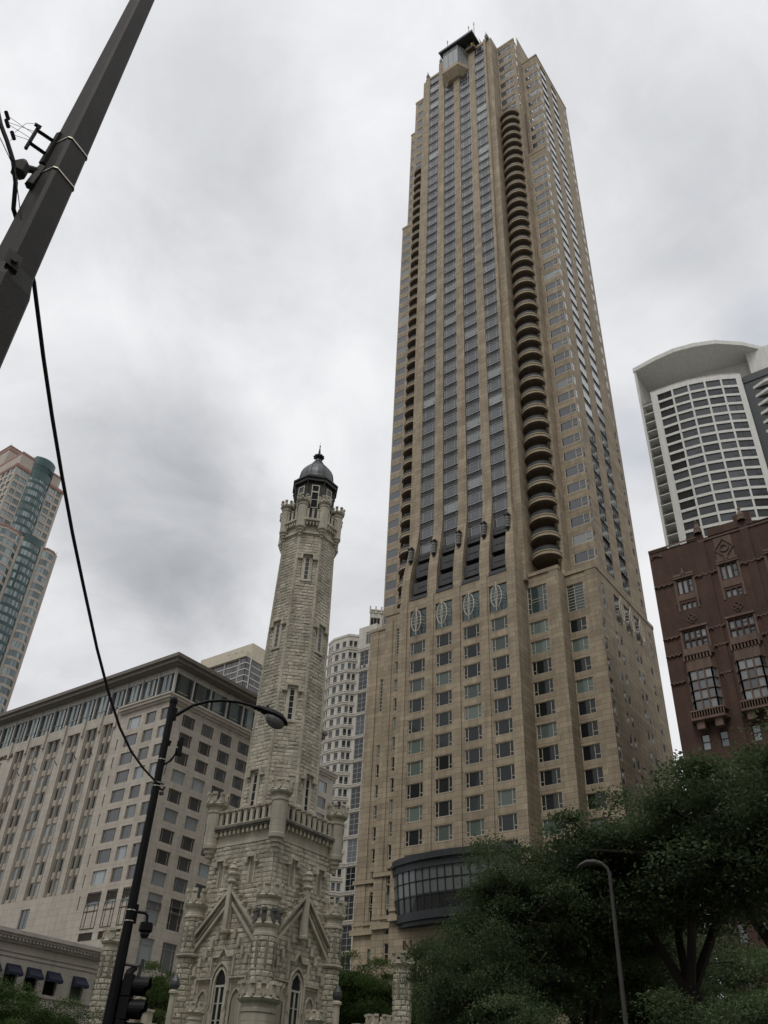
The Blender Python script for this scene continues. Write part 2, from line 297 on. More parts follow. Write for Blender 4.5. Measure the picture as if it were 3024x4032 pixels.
def winproto(w,h,lay,fm,gm,ft=0.08,dep=0.2):
    """frame and glass of one window; local x along the wall, -y outwards, origin bottom centre. lay: list of (x fraction, ) mullions + transoms"""
    key=(round(w,2),round(h,2),lay,fm,gm,ft,dep)
    if key in WC: return WC[key]
    f=MB(); g=MB(); a=-w/2; b=w/2; y0,y1=dep-(0.025 if gm=='sky_glass' else 0.10),dep; gy=y1-(0.008 if gm=='sky_glass' else 0.03)
    def bar(x0,x1,z0,z1): f.box(x0,x1,y0,y1,z0,z1)
    bar(a,b,0,ft); bar(a,b,h-ft,h); bar(a,a+ft,ft,h-ft); bar(b-ft,b,ft,h-ft)
    V,T={'side':((0.2,0.8),((0,0.2,0.3),(0.8,1,0.3))),'one':((),()),'two':((0.5,),()),'three':((0.33,0.67),()),'offset':((0.68,),((0.68,1,0.35),)),
         'low':((),((0,1,0.25),)),'cross':((0.5,),((0,1,0.22),(0,1,0.50),(0,1,0.72))),'half':((),((0,1,0.5),)),'hotel':((0.17,0.83),()),'grid':((0.36,0.64),((0,1,0.28),(0,1,0.5),(0,1,0.72))),
         'slit':((0.5,),((0,1,0.28),)),'bars':((0.45,),tuple((0,1,k/9) for k in range(1,9))),'pair':((0.3,0.7),((0,1,0.5),)),'sash':((),((0,1,0.33),(0,1,0.66))),'tall':((0.22,0.78),((0,1,0.78),(0,0.22,0.3),(0.78,1,0.3),)),'row':((0.2,0.4,0.6,0.8),()),'big':((0.18,0.8),((0,0.18,0.2),(0,0.18,0.4),(0,0.18,0.6),(0,0.18,0.8),(0.8,1,0.2),(0.8,1,0.4),(0.8,1,0.6),(0.8,1,0.8),(0.18,0.8,0.42),(0.18,0.8,0.52)))}[lay]
    mt=ft*0.75
    for v in V: x=a+v*w; f.box(x-mt/2,x+mt/2,y0+0.003,y1,ft,h-ft)
    for u0,u1,t in T: f.box(a+u0*w+(ft if u0==0 else mt/2),a+u1*w-(ft if u1==1 else mt/2),y0+0.006,y1,t*h-mt/2,t*h+mt/2)
    g.face([(a+ft/2,gy,ft/2),(b-ft/2,gy,ft/2),(b-ft/2,gy,h-ft/2),(a+ft/2,gy,h-ft/2)],0.0)
    WC[key]=(f.mesh('window',fm),g.mesh('pane',gm),f,g,fm,gm,w,h); return WC[key]
class Wins:
    def __init__(s,par,ox=0,oy=0): s.par=par; s.L=[]; s.o=(ox,oy)
    def add(s,pr,F,sx,z,face='E'):
        """sx: centre along the wall, z: bottom"""
        p=F(sx,z,0); s.L.append((pr,p,-PI/2 if face=='E' else (0 if face=='N' else face)))
    def finish(s,n=100,name='window'):
        def size(e):
            pr,p,r=e; q=np.array(p)+np.array([s.o[0],s.o[1],0])-CAM; d=np.linalg.norm(q); nrm=np.array([math.sin(r),-math.cos(r),0]); return pr[6]*pr[7]*abs(np.dot(q/d,nrm))/d/d
        s.L.sort(key=size,reverse=True)
        for pr,p,r in s.L[:n]:
            w=place(pr[0],name,s.par,p,r); g=place(pr[1],'pane',w)
        rest=s.L[n:]
        if rest:
            mats=[]; mb=MB()
            for pr,p,r in rest:
                c,sn=math.cos(r),math.sin(r); tn=rnd.random()
                for src,mn,tt in ((pr[2],pr[4],None),(pr[3],pr[5],tn)):
                    if mn not in mats: mats.append(mn)
                    mi=mats.index(mn)
                    for fc in src.f:
                        mb.face([(p[0]+src.v[i][0]*c-src.v[i][1]*sn,p[1]+src.v[i][0]*sn+src.v[i][1]*c,p[2]+src.v[i][2]) for i in fc],0.5 if tt is None else tt,mi=mi)
            mb.build(name,mats,s.par,kind='stuff')
# =====================================================================  GROUND
def ground():
    m=MB(); m.face([(-3000,-3000,0),(3000,-3000,0),(3000,3000,0),(-3000,3000,0)]); m.build('ground','paving',kind='structure')
    m=MB(); m.face([(-60,-400,0.004),(30,-400,0.004),(30,400,0.004),(-60,400,0.004)]); 
    m.face([(30,64,0.004),(400,64,0.004),(400,80,0.004),(30,80,0.004)]); m.build('road','asphalt',kind='structure')
    m=MB(); m.box(31,86,14,62,0.0,0.13); m.build('park_lawn','grass_green',kind='structure')
ground()
def across_the_avenue():
    # the street wall opposite, behind the viewer: it shades the lower storeys and is what their windows mirror
    m=MB()
    for x0,x1,y0,y1,h in ((-88,-52,8,44,190),(-95,-50,80,150,80),(-100,-38,-130,-42,150),(-60,20,-230,-150,300),(-90,-40,165,260,120),(40,78,-95,-45,70)):
        m.box(x0,x1,y0,y1,0,h,0.4)
        for k in range(int(h/4)): m.box(x0-0.2,x1+0.2,y0-0.2,y1+0.2,3+k*4,4.6+k*4,0.7)
    m.build('street_wall','hotel_rib',kind='structure')
across_the_avenue()

def text_obj(body,size,ext,mat,parent,loc,rz,name='lettering',al='LEFT'):
    cu=bpy.data.curves.new('lettering','FONT'); cu.align_x=al; cu.body=body; cu.size=size; cu.extrude=ext
    tmp=bpy.data.objects.new('lettering',cu); col.objects.link(tmp); dg=bpy.context.evaluated_depsgraph_get(); me=bpy.data.meshes.new_from_object(tmp.evaluated_get(dg)); bpy.data.objects.remove(tmp)
    me.materials.clear(); me.materials.append(MATS[mat]); o=place(me,name,parent,loc); o.rotation_euler=(PI/2,0,rz); return o
# =====================================================================  TALL TAN SKYSCRAPER
def park_tower():
    T=thing('skyscraper','tallest tower, tan stone piers with curved balconies and stepped crown','skyscraper',(112,59.3,0))
    YC=59.3; W=Wins(T)
    wB=winproto(2.75,2.05,'side','cream_frame','base_glass',0.09,0.22); wC=winproto(3.0,2.05,'side','cream_frame','base_glass',0.09,0.22)
    wD=winproto(2.7,2.05,'offset','cream_frame','base_glass',0.09,0.22); wS=winproto(1.15,2.1,'slit','cream_frame','base_glass',0.09,0.22)
    wT=winproto(2.8,2.05,'side','silver_frame','tower_glass',0.07,0.1); wT0=winproto(2.8,2.3,'side','silver_frame','tower_glass',0.07,0.1)
    mb=MB(); cols=[51.99,56.67,61.45,66.15]; heads=[63.85-3.125*k for k in range(0,13)]
    # base walls ------------------------------------------------------
    F=FE(96); H=[(c-1.375,c+1.375,z-2.05,z) for c in cols for z in heads]; H+=[(c-1.5,c+1.5,64.95,69.5) for c in cols]
    H+=[(65.2,68.2,17.6,20.6),(50.4,53.6,17.6,20.6),(60,63,17.6,20.6)]
    wall(mb,F,49.0,69.6,0,71.4,H,0.22)
    for c in cols:
        for z in heads: W.add(wB,F,c,z-2.05)
    F2=FE(99.4); h2=[z-0.25 for z in heads]
    H=[(45.9,48.9,z-2.05,z) for z in h2]+[(45.8,48.95,65.0,69.5)]
    wall(mb,F2,43.7,49.0,0,71.6,H,0.22)
    for z in h2: W.add(wC,F2,47.4,z-2.05)
    wbig=winproto(3.15,4.5,'big','cream_frame','green_glass',0.09,0.22); W.add(wbig,F2,47.375,65.0)
    H=[(71.6,72.75,z-2.1,z) for z in h2]+[(71.6,72.75,65.0,69.5)]
    H+=[(71.5,72.8,26.3,30.2),(71.5,72.8,20.5,23.0)]
    wall(mb,F2,69.6,74.9,0,72.6,H,0.22)
    wbar=winproto(1.15,4.5,'bars','cream_frame','base_glass',0.09,0.22); W.add(wbar,F2,72.175,65.0)
    wlow=winproto(1.3,3.9,'slit','cream_frame','base_glass',0.09,0.22); W.add(wlow,F2,72.15,26.3); wl2=winproto(1.3,2.5,'half','cream_frame','base_glass',0.09,0.22); W.add(wl2,F2,72.15,20.5)
    for z in h2: W.add(wS,F2,72.175,z-2.1)
    F3=FE(101.7); H=[(41.1,43.68,z-2.05,z) for z in h2]+[(41.0,43.68,65.0,69.4)]
    wall(mb,F3,38.8,43.7,0,71.3,H,0.22)
    for z in h2: W.add(winproto(2.58,2.05,'offset','cream_frame','base_glass',0.09,0.22),F3,42.39,z-2.05)
    W.add(winproto(2.68,4.4,'bars','cream_frame','green_glass',0.09,0.22),F3,42.34,65.0)
    h3=[51.5-3.1*k for k in range(8)]; H=[(76.2,77.3,z-2.0,z) for z in h3]+[(76.2,77.3,57,62.6)]
    H+=[(76.1,77.25,26.3,28.2),(76.1,77.25,28.55,30.2),(76.1,77.15,20.6,23.0)]
    wall(mb,F3,74.9,79.8,0,72.0,H,0.22)
    for z in h3: W.add(winproto(1.1,2.0,'slit','cream_frame','base_glass',0.09,0.22),F3,76.75,z-2.0)
    W.add(winproto(1.1,5.6,'bars','cream_frame','base_glass',0.09,0.22),F3,76.75,57)
    for a,b in ((26.3,1.9),(28.55,1.65),(20.6,2.4)): W.add(winproto(1.1,b,'one','cream_frame','base_glass',0.09,0.22),F3,76.7,a)
    # returns facing north
    wall(mb,FN(49.0),96,99.4,0,71.29); wall(mb,FN(43.7),99.4,101.7,0,71.29)
    for Y,a,b,t in ((69.6,96,99.4,71.4),(74.9,99.4,101.7,72.6),(79.8,101.7,124,72.0)): mb.face([(a,Y,0),(a,Y,t),(b,Y,t),(b,Y,0)])
    G=FN(38.8); H=[]
    rows=[62.9-3.1*k for k in range(14)]
    for z in rows:
        H+=[(101.9,103.0,z-2.0,z),(106.5,107.4,z-1.6,z),(108.1,109.0,z-1.6,z),(113.8,114.7,z-1.6,z),(115.4,116.3,z-1.6,z),(119.7,120.6,z-1.7,z)]
    H+=[(103.3,104.3,65.1,69.5),(107.6,109.9,65.1,69.8),(111.3,113.7,65.1,69.8),(115.1,117.5,65.1,69.8),(121.0,122.2,65.0,69.6)]
    wall(mb,G,101.7,123.7,0,71.3,H,0.18)
    for z in rows:
        W.add(winproto(1.1,2.0,'half','silver_frame','sky_glass',0.05,0.08),G,102.45,z-2.0,'N')
        for x in (106.95,108.55,114.25,115.85): W.add(winproto(0.9,1.6,'one','silver_frame','sky_glass',0.05,0.06),G,x,z-1.6,'N')
        W.add(winproto(0.9,1.7,'one','silver_frame','sky_glass',0.05,0.06),G,120.15,z-1.7,'N')
    W.add(winproto(1.0,4.4,'pair','silver_frame','sky_glass',0.05,0.06),G,103.8,65.1,'N'); W.add(winproto(1.2,4.6,'pair','silver_frame','sky_glass',0.05,0.06),G,121.6,65.0,'N')
    # flat tops and back
    mb.prism([(96.02,49.02),(96.02,69.58),(123.6,69.58),(123.6,49.02)][::-1],71.0,71.36); 
    mb.box(99.6,123.4,44,74.6,70.9,71.2); mb.box(101.9,123.4,39,79.6,70.85,71.15); mb.box(98.55,99.39,48.5,49.0,70.6,71.31)
    mb.face([(123.7,79.8,0),(123.7,79.8,71),(123.7,38.8,71),(123.7,38.8,0)][::-1])
    mb.build('base_wall','tan_stone',T)
    # pilaster strips and string courses on the base
    p=MB()
    for a,b in ((49.0,50.3),(53.75,54.95),(58.5,59.7),(63.3,64.5),(68.2,69.6)): p.fbox(F,a,b,25.2,71.35,0,0.16)
    p.fbox(F2,43.7,45.2,25.2,71.3,0.002,0.14); p.fbox(F3,38.8,40.5,25.2,71.2,0.002,0.14); p.fbox(F2,73.4,74.9,25.2,71.3,0.002,0.12); p.fbox(F3,78.0,79.8,25.2,71.6,0.002,0.12)
    p.build('pilasters','tan_stone',T,kind=None)
    c=MB()
    for z,h,d in ((31.3,0.55,0.35),(24.7,0.7,0.4),(25.9,0.25,0.2)):
        c.fbox(F,49.0-d,69.6,z,z+h,0.17,d+0.1); c.fbox(F2,69.6,74.9,z,z+h,0.13,d); c.fbox(F3,74.9,79.8+d,z,z+h,0.13,d); c.fbox(F2,43.7,49.0,z,z+h,0.15,d); c.fbox(F3,38.8-d,43.7,z,z+h,0.15,d)
        c.fbox(G,101.7,123,z,z+h,0.003,d)
    c.build('string_course','tan_ashlar',T)
    # parapet caps
    for a in ((F2,43.6,49.0,71.3,71.9,-0.6,0.2),(F3,38.7,43.7,71.1,71.7,-0.6,0.2),(G,101.9,123.7,71.1,71.7,-0.5,0.12),(F2,69.6,75.0,72.4,73.2,-0.5,0.15),(F3,74.9,79.9,71.7,72.3,-0.5,0.15)): c=MB(); c.fbox(*a); c.build('parapet','tan_stone',T)
    # oval grilles over the green panels
    for cc in cols: g=MB(); g.face([F(cc-1.5,64.95,-0.2),F(cc+1.5,64.95,-0.2),F(cc+1.5,69.5,-0.2),F(cc-1.5,69.5,-0.2)]); g.build('green_panel','green_glass',T)
    for cc in (108.75,112.5,116.3): g=MB(); g.face([G(cc-1.2,65.1,-0.15),G(cc+1.2,65.1,-0.15),G(cc+1.2,69.8,-0.15),G(cc-1.2,69.8,-0.15)]); g.build('green_panel','sky_glass',T)
    def oval(nm,FF,cc):
        o=MB(); d=0.55
        ring=[FF(cc+0.87*math.cos(t),67.2+1.82*math.sin(t),d) for t in [2*PI*k/28 for k in range(29)]]
        o.tube(ring,0.075,6); o.tube([FF(cc,64.75,d),FF(cc,69.65,d)],0.06,6)
        for sgn in (-1,1): o.tube([FF(cc+0.02*sgn,65.4,d+0.05),FF(cc+0.28*sgn,67.2,d+0.05),FF(cc+0.02*sgn,69,d+0.05)],0.035,5)
        for z in (66.65,67.2,67.75): o.tube([FF(cc-1.35,z-0.15,0.1),FF(cc-1.0,z,d),FF(cc+1.0,z,d),FF(cc+1.45,z-0.15,0.1)],0.045,5)
        return o.build(nm,'cream_frame',T)
    for cc in cols: oval('oval_grille',F,cc)
    for cc in (108.75,112.5,116.3): oval('oval_grille',G,cc)
    # tower shaft -----------------------------------------------------
    hz=[83.05+3.385*k for k in range(32)]; z=hz[-1]
    for dz in (3.6,3.6,3.65,3.7,3.8,3.85,4.0,4.2,4.3,4.3,4.2,4.4,4.7): z+=dz; hz.append(z)
    XF=97.8; TF=FE(XF); s=MB(); TOP=241.2
    piers=[(49.9,50.45),(53.35,55.05),(58.1,59.8),(62.85,64.6),(67.5,68.9)]
    def px(zv,base=96.0):     # front face of the piers sweeps back above the base
        t=min(max((zv-73.0)/15.0,0),1); t=t*t*(3-2*t); return base+(XF-base)*t
    zs=[71.3+k*1.4 for k in range(13)]+[90,130,170,210]
    for i,(a,b) in enumerate(piers):
        if i==0: a0,b0=49.0,50.5
        elif i==4: a0,b0=68.1,69.6
        else: a0,b0=(a+b)/2-0.85,(a+b)/2+0.85
        tp={0:242.6,1:241.5,2:231.8,3:246.0,4:242.0}[i]
        if i==1: tp=246.0
        zz_=[q for q in zs if q<tp]+[tp]
        def pr(zv):
            t=min(max((zv-73)/15,0),1); t=t*t*(3-2*t); x=px(zv); return x,a0+(a-a0)*t,b0+(b-b0)*t
        for u,v in zip(zz_,zz_[1:]):
            x0,y0,y1=pr(u); x1,y2,y3=pr(v); bk=99.2
            s.face([(x0,y1,u),(x0,y0,u),(x1,y2,v),(x1,y3,v)]); s.face([(x0,y0,u),(bk,y0,u),(bk,y2,v),(x1,y2,v)]); s.face([(bk,y1,u),(x0,y1,u),(x1,y3,v),(bk,y3,v)])
        x,y0,y1=pr(tp); s.face([(x,y1,tp),(x,y0,tp),(99.2,y0,tp),(99.2,y1,tp)])
    s.build('pier','tan_stone',T)
    # corner notch, return walls and recessed wall planes
    w=MB()
    wall(w,FE(98.55),48.5,49.95,71.3,242.8); wall(w,FE(98.55),68.9,70.1,71.3,242.4)
    wall(w,FN(48.5),98.55,104.6,71.3,242.8); w.face([(98.55,70.1,71.3),(98.55,70.1,242.4),(104.6,70.1,242.4),(104.6,70.1,71.3)])
    w.face([(98.55,48.5,242.8),(104.6,48.5,242.8),(104.6,70.1,242.4),(98.55,70.1,242.4)])
    # bay c2: stone strip piers beside the balconies, wall above them
    C2=FE(101.9); balz=[82.6+3.385*k for k in range(-2,37)]; BT=balz[-1]
    up=[z for z in hz if z>208]
    H=[(44.35,48.45,z-2.5,z) for z in up]
    wall(w,C2,43.6,48.5,206,241.6,H,0.35)
    for z in up: W.add(winproto(4.1,2.5,'offset','cream_frame','tower_glass',0.09,0.15),C2,46.4,z-2.5)
    wall(w,C2,70.1,75.0,206,241.6,[(70.3,74.3,z-2.5,z) for z in up],0.35)
    for z in up: W.add(winproto(4.0,2.5,'offset','cream_frame','tower_glass',0.09,0.15),C2,72.3,z-2.5)
    wall(w,FE(101.9),43.6,44.2,71.3,206); wall(w,FE(101.9),74.4,75.0,71.3,206)
    wall(w,FE(102.6),44.2,44.9,71.3,206); wall(w,FE(102.6),73.7,74.4,71.3,206); wall(w,FN(44.2,0),101.9,102.6,71.3,206,flip=True)
    wall(w,FN(43.6),101.9,104.1,71.3,241.6,[(102.3,103.2,z-2.4,z) for z in up],0.2); w.face([(101.9,75.0,71.3),(101.9,75.0,241.6),(106,75.0,241.6),(106,75.0,71.3)])
    for z in up: W.add(winproto(0.9,2.4,'one','silver_frame','sky_glass',0.05,0.04),FN(43.6),102.75,z-2.4,'N')
    wall(w,FN(43.6),104.1,112,180,247.0)
    w.face([(101.9,43.6,241.6),(112,43.6,241.6),(112,75,241.6),(101.9,75,241.6)])
    # bay c3 lower and upper
    lo=[z for z in hz if z<187]; hi=[z for z in hz if 190<z<234]; lo=[hz[0]-6.77,hz[0]-3.385]+lo
    C3=FE(104.1); wall(w,C3,39.4,43.6,71.2,188,[(39.4+0.12,42.95,z-1.95,z) for z in lo],0.3); wall(w,C3,75.0,79.2,71.9,188.3,[(75.3,79.1,z-1.95,z) for z in lo],0.3)
    C4=FE(106.0); wall(w,C4,39.4,43.6,188,235,[(39.5,43.2,z-2.1,z) for z in hi],0.3); wall(w,C4,75.0,79.2,188.3,235,[(75.4,79.1,z-2.1,z) for z in hi],0.3)
    w.face([(104.1,39.4,188),(106,39.4,188),(106,43.6,188),(104.1,43.6,188)]); w.face([(106,39.4,235),(124,39.4,235),(124,43.6,235),(106,43.6,235)]); w.face([(106,75,235),(124,75,235),(124,79.2,235),(106,79.2,235)])
    w.box(106,123.5,43.7,74.9,234.4,234.9)
    wc3=winproto(3.4,1.95,'offset','cream_frame','tower_glass',0.09,0.12); wc3u=winproto(3.6,2.1,'offset','cream_frame','tower_glass',0.09,0.12)
    for z in lo: W.add(wc3,C3,41.24,z-1.95); W.add(winproto(3.75,1.95,'offset','cream_frame','tower_glass',0.09,0.12),C3,77.2,z-1.95)
    for z in hi: W.add(wc3u,C4,41.36,z-2.1); W.add(wc3u,C4,77.25,z-2.1)
    # north face
    NF=FN(39.4); allz=lo+hi; H=[(104.2,105.0,z-1.95,z) for z in lo]+[(106.1,107.1,z-2.1,z) for z in hi]
    nb=[(108.0,111.1),(114.1,117.3)]; H+=[(a,b,z_lo,233) for a,b in nb for z_lo in (74.0,)]
    H+=[(121.6,122.6,z-1.95,z) for z in allz]
    wall(w,NF,104.1,123.6,71.2,188,H,0.3); wall(w,NF,106,123.6,188,235,H,0.3)
    for z in lo: W.add(winproto(0.8,1.95,'half','silver_frame','sky_glass',0.05,0.04),NF,104.6,z-1.95,'N')
    for z in hi: W.add(winproto(1.0,2.1,'half','silver_frame','sky_glass',0.05,0.04),NF,106.6,z-2.1,'N')
    for z in allz:
        W.add(winproto(1.0,1.95,'half','silver_frame','sky_glass',0.05,0.04),NF,122.1,z-1.95,'N')
        for a,b in (): W.add(winproto(3.0,2.0,'three','cream_frame','tower_glass',0.09,0.18),NF,(a+b)/2,z-2.0,'N')
    for z in [hz[0]-6.77,hz[0]-3.385]+[q for q in hz if q<233]:
        for a,b in nb: W.add(winproto(3.0,2.0,'three','silver_frame','sky_glass',0.05,0.06),NF,(a+b)/2,z-2.0,'N')
    # rear mass
    w.face([(123.6,39.4,71.2),(123.6,79.2,71.2),(123.6,79.2,235),(123.6,39.4,235)]); w.face([(104.1,79.2,71.9),(104.1,79.2,188.3),(123.6,79.2,188.3),(123.6,79.2,71.9)]); w.face([(106,79.2,188.3),(106,79.2,235),(123.6,79.2,235),(123.6,79.2,188.3)])
    w.build('tower_wall','tan_stone',T)
    # roof edge copings
    for a in ((C2,43.5,48.5,241.3,242.3,-0.4,0.12),(C4,39.3,43.6,234.7,235.5,-0.4,0.12),(C3,39.3,43.7,187.6,188.4,-0.3,0.1),(C2,70.1,75.1,241.3,242.3,-0.4,0.12),(C3,75,79.3,187.9,188.7,-0.3,0.1),(C4,75,79.3,234.7,235.5,-0.4,0.12),(NF,105.9,123.7,234.7,235.5,-0.4,0.1),(TF,50.4,55,240.7,242.0,-0.6,-0.1),(TF,64.5,67.6,240.7,241.7,-0.6,-0.1)): c=MB(); c.fbox(*a); c.build('coping','tan_stone',T)
    # dark spandrel strips behind the windows of each bay
    bays=[(50.4,53.4),(55.0,58.15),(59.75,62.9),(64.55,67.55)]
    for i,(a,b) in enumerate(bays):
        d=MB(); SF=FE(XF+0.45); top={0:241,1:233,2:233,3:241}[i]; wall(d,SF,a,b,80.2,top)
        for z in hz:
            if z<top: d.fbox(SF,a,b,z+0.05,min(z+1.28,top),0.002,0.14,0.4); d.fbox(SF,a+0.8,b-0.8,z+0.9,z+1.05,0.141,0.2,0.2)
        d.build('spandrel_strip','dark_spandrel',T)
        for k,z in enumerate(hz):
            if z<top: W.add(wT if k<32 else winproto(2.8,2.75,'side','silver_frame','tower_glass',0.07,0.1),FE(XF+0.18),(a+b)/2,z-(2.05 if k<32 else 2.75))
    for a,b in nb:
        d=MB(); wall(d,FN(39.75),a,b,74,233)
        for z in [q for q in hz if q<233]: d.fbox(FN(39.75),a,b,z+0.03,z+1.4,0.002,0.16,0.4)
        d.build('spandrel_strip','dark_spandrel',T)
    # recessed loggias behind the sweeping piers
    for i,(a,b) in enumerate(bays):
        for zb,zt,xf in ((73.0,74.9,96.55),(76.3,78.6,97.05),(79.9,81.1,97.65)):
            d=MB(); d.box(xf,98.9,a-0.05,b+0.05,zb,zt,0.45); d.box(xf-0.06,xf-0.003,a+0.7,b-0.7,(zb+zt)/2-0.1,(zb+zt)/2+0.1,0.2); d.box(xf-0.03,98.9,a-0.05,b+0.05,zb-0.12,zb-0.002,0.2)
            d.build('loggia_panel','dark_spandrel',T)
        d=MB(); wall(d,FE(98.95),a-0.1,b+0.1,71.3,81); d.build('loggia_back','dark_metal_and_gap_shade',T)
        d=MB(); d.box(95.9,96.05,a,b,71.4,72.0); d.build('ledge_rail','rail_metal',T)
    # lanterns on the piers
    for (yc,zc) in ((50.1,80.6),(54.35,80.6),(59.0,80.6),(63.75,80.6),(68.3,80.6)):
        x=px(zc)-0.02; l=MB(); l.lathe([(0.05,zc-1.75),(0.16,zc-1.5),(0.33,zc-1.2),(0.36,zc+1.2),(0.42,zc+1.25)],8,(x-0.35,yc),PI/8); l.prism([(x-0.8,yc-0.42),(x,yc-0.5),(x,yc+0.5),(x-0.8,yc+0.42)][::-1],zc+1.2,zc+1.35)
        l.face([(x-0.75,yc,zc+1.35),(x-0.02,yc-0.4,zc+1.35),(x-0.02,yc,zc+2.15)]); l.face([(x-0.02,yc+0.4,zc+1.35),(x-0.75,yc,zc+1.35),(x-0.02,yc,zc+2.15)])
        for k in range(5): l.lathe([(0.44,zc-1.15+k*0.52),(0.44,zc-1.03+k*0.52)],8,(x-0.35,yc),PI/8)
        lo_=l.build('wall_lantern','dark_metal_and_gap_shade',T)
        q=MB()
        q.lathe([(0.38,zc-1.1),(0.38,zc+1.15)],8,(x-0.35,yc),PI/8)
        q.build('lantern_glass','lamp_glass',lo_)
    # curved balconies
    def arc(cy,hw,dp,n=14): return [(101.9-dp*math.sin(t)**0.8,cy+hw*math.cos(t)) for t in [PI*k/n for k in range(n+1)]]
    for side,(cy,hw,mir) in enumerate(((46.25,2.35,1),(72.15,2.0,-1))):
        dp=2.3 if mir>0 else 1.7; A=arc(cy,hw,dp); Ai=arc(cy,hw-0.22,dp-0.22); A2=arc(cy,hw+0.08,dp+0.1)
        m1=MB(); m1.prism(A,0.0,0.85,0.6); m1.prism(A2,0.62,0.8,0.6); m1.prism(A2,0.0,0.12,0.5); mesh1=m1.mesh('balcony',['tan_ashlar'])
        m2=MB(); m2.tube([(x,y,1.75) for x,y in Ai],0.04,5); m2.tube([(x,y,1.0) for x,y in Ai],0.03,4)
        for k in range(len(Ai)-1):
            for j in range(3):
                t=(j+0.5)/3; x=Ai[k][0]*(1-t)+Ai[k+1][0]*t; y=Ai[k][1]*(1-t)+Ai[k+1][1]*t; m2.box(x-0.02,x+0.02,y-0.035,y+0.035,0.85,1.75)
            (xa,ya),(xb,yb)=Ai[k],Ai[k+1]; m2.face([(xa+0.03,ya,1.2),(xb+0.03,yb,1.2),(xb+0.03,yb,1.55),(xa+0.03,ya,1.55)])
        mesh2=m2.mesh('balcony_railing',['rail_metal'])
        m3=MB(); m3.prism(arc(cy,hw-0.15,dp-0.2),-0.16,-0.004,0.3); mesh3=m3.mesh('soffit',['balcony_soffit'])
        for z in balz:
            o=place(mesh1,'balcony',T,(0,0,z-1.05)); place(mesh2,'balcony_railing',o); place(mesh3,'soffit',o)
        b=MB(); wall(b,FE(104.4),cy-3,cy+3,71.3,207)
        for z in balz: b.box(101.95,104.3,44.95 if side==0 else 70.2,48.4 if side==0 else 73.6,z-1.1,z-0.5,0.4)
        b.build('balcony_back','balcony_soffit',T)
        e=MB(); 
        for z in balz: e.fbox(FE(104.35),cy-1.9,cy+1.9,z-0.4,z+1.6,0,0.05)
        e.build('balcony_door','green_glass',T)
    # top: glazed bay, canopy, fins, masts
    b=MB(); poly=[(97.9,56.0),(95.4,57.2),(95.4,61.4),(97.9,62.9),(99.5,62.9),(99.5,56.0)]
    b.prism(poly[::-1],233.8,243.5); bo=b.build('crown_bay','crown_glass',T)
    f=MB()
    for k in range(9):
        z=233.9+k*1.17; P2=[(97.9,55.9),(95.3,57.1),(95.3,61.5),(97.9,63.0)]
        for (xa,ya),(xb,yb) in zip(P2,P2[1:]): f.tube([(xa,ya,z),(xb,yb,z)],0.09 if k in (0,8) else 0.05,4)
    for x,y in ((97.9,55.9),(95.3,57.1),(95.3,58.6),(95.3,60.1),(95.3,61.5),(97.9,63.0)): f.tube([(x,y,233.8),(x,y,243.5)],0.09,4)
    f.build('bay_mullions','silver_frame',bo)
    c=MB(); up_=[(98.2,55.2),(95.1,56.9),(95.1,61.8),(98.2,63.4)]; lo2=[(98.2,56.8),(97.0,57.8),(97.0,61.0),(98.2,62.2)]
    c.prism([*up_,(99.5,63.4),(99.5,55.2)][::-1],232.4,233.8)
    for k in range(3):
        a,b2=up_[k],up_[k+1]; a2,b3=lo2[k],lo2[k+1]; c.face([(b2[0],b2[1],232.4),(a[0],a[1],232.4),(a2[0],a2[1],230.6),(b3[0],b3[1],230.6)])
    c.face([(p_[0],p_[1],230.6) for p_ in lo2]); c.build('bay_corbel','tan_ashlar',T)
    c=MB(); c.box(94.8,104,52.0,62.6,243.9,244.4); c.box(94.6,94.8,51.9,62.7,243.8,244.7); c.build('canopy','dark_metal_and_gap_shade',T)
    c=MB(); wall(c,FE(98.3),55.1,62.9,231,243.9); wall(c,FN(55.1),98.3,104,241,243.9); wall(c,FE(99.5),50.5,68,241,243.0); c.build('crown_wall','tan_stone',T)
    for y,zb in ((49.5,242.6),(53.9,246.0),(64.0,246.0),(68.3,242.2)):
        c=MB(); A_=[(97.7,y,zb),(98.9,y,zb),(98.9,y,zb+1.2),(97.7,y,zb+3.6)]
        for y2 in (-0.35,0.35): c.face([(q[0],q[1]+y2*(1-(q[2]-zb)/4),q[2]) for q in (A_ if y2<0 else A_[::-1])])
        c.face([(97.7,y+0.35,zb),(97.7,y-0.35,zb),(97.7,y,zb+3.6)]); 
        for k in range(3): c.box(97.6,98.9,y-0.4,y+0.4,zb+0.3+k*0.5,zb+0.38+k*0.5)
        c.build('roof_fin','silver_frame',T)
    for y,zb,zt in ((53.2,244,256.5),(54.9,244.3,256.5),(61.9,244.3,256.5)):
        c=MB(); c.tube([(98,y,zb),(98,y,zt)],0.13,6); c.tube([(98,y,zt-1.2),(98,y,zt)],0.2,6); c.build('roof_mast','silver_frame',T)
    c=MB(); 
    for x in (99,102.5): c.tube([(x,51.6,241.5),(x,52.6,249.5)],0.08,5)
    for k in range(7): z=242.3+k*1.05; c.tube([(99,51.7+k*0.13,z),(102.5,51.7+k*0.13,z)],0.05,4)
    c.build('roof_ladder','silver_frame',T)
    # black glazed restaurant box
    n=16; arcp=lambda y0,y1,dx,x=95.84:[(x-dx*math.sin(PI*k/n)**0.6,y0+(y1-y0)*k/n) for k in range(n+1)]
    b=MB(); A=arcp(50.2,69.2,2.5)[::-1]; A2=arcp(50.6,68.6,2.0)[::-1]; A3=arcp(49.8,69.5,2.9)[::-1]
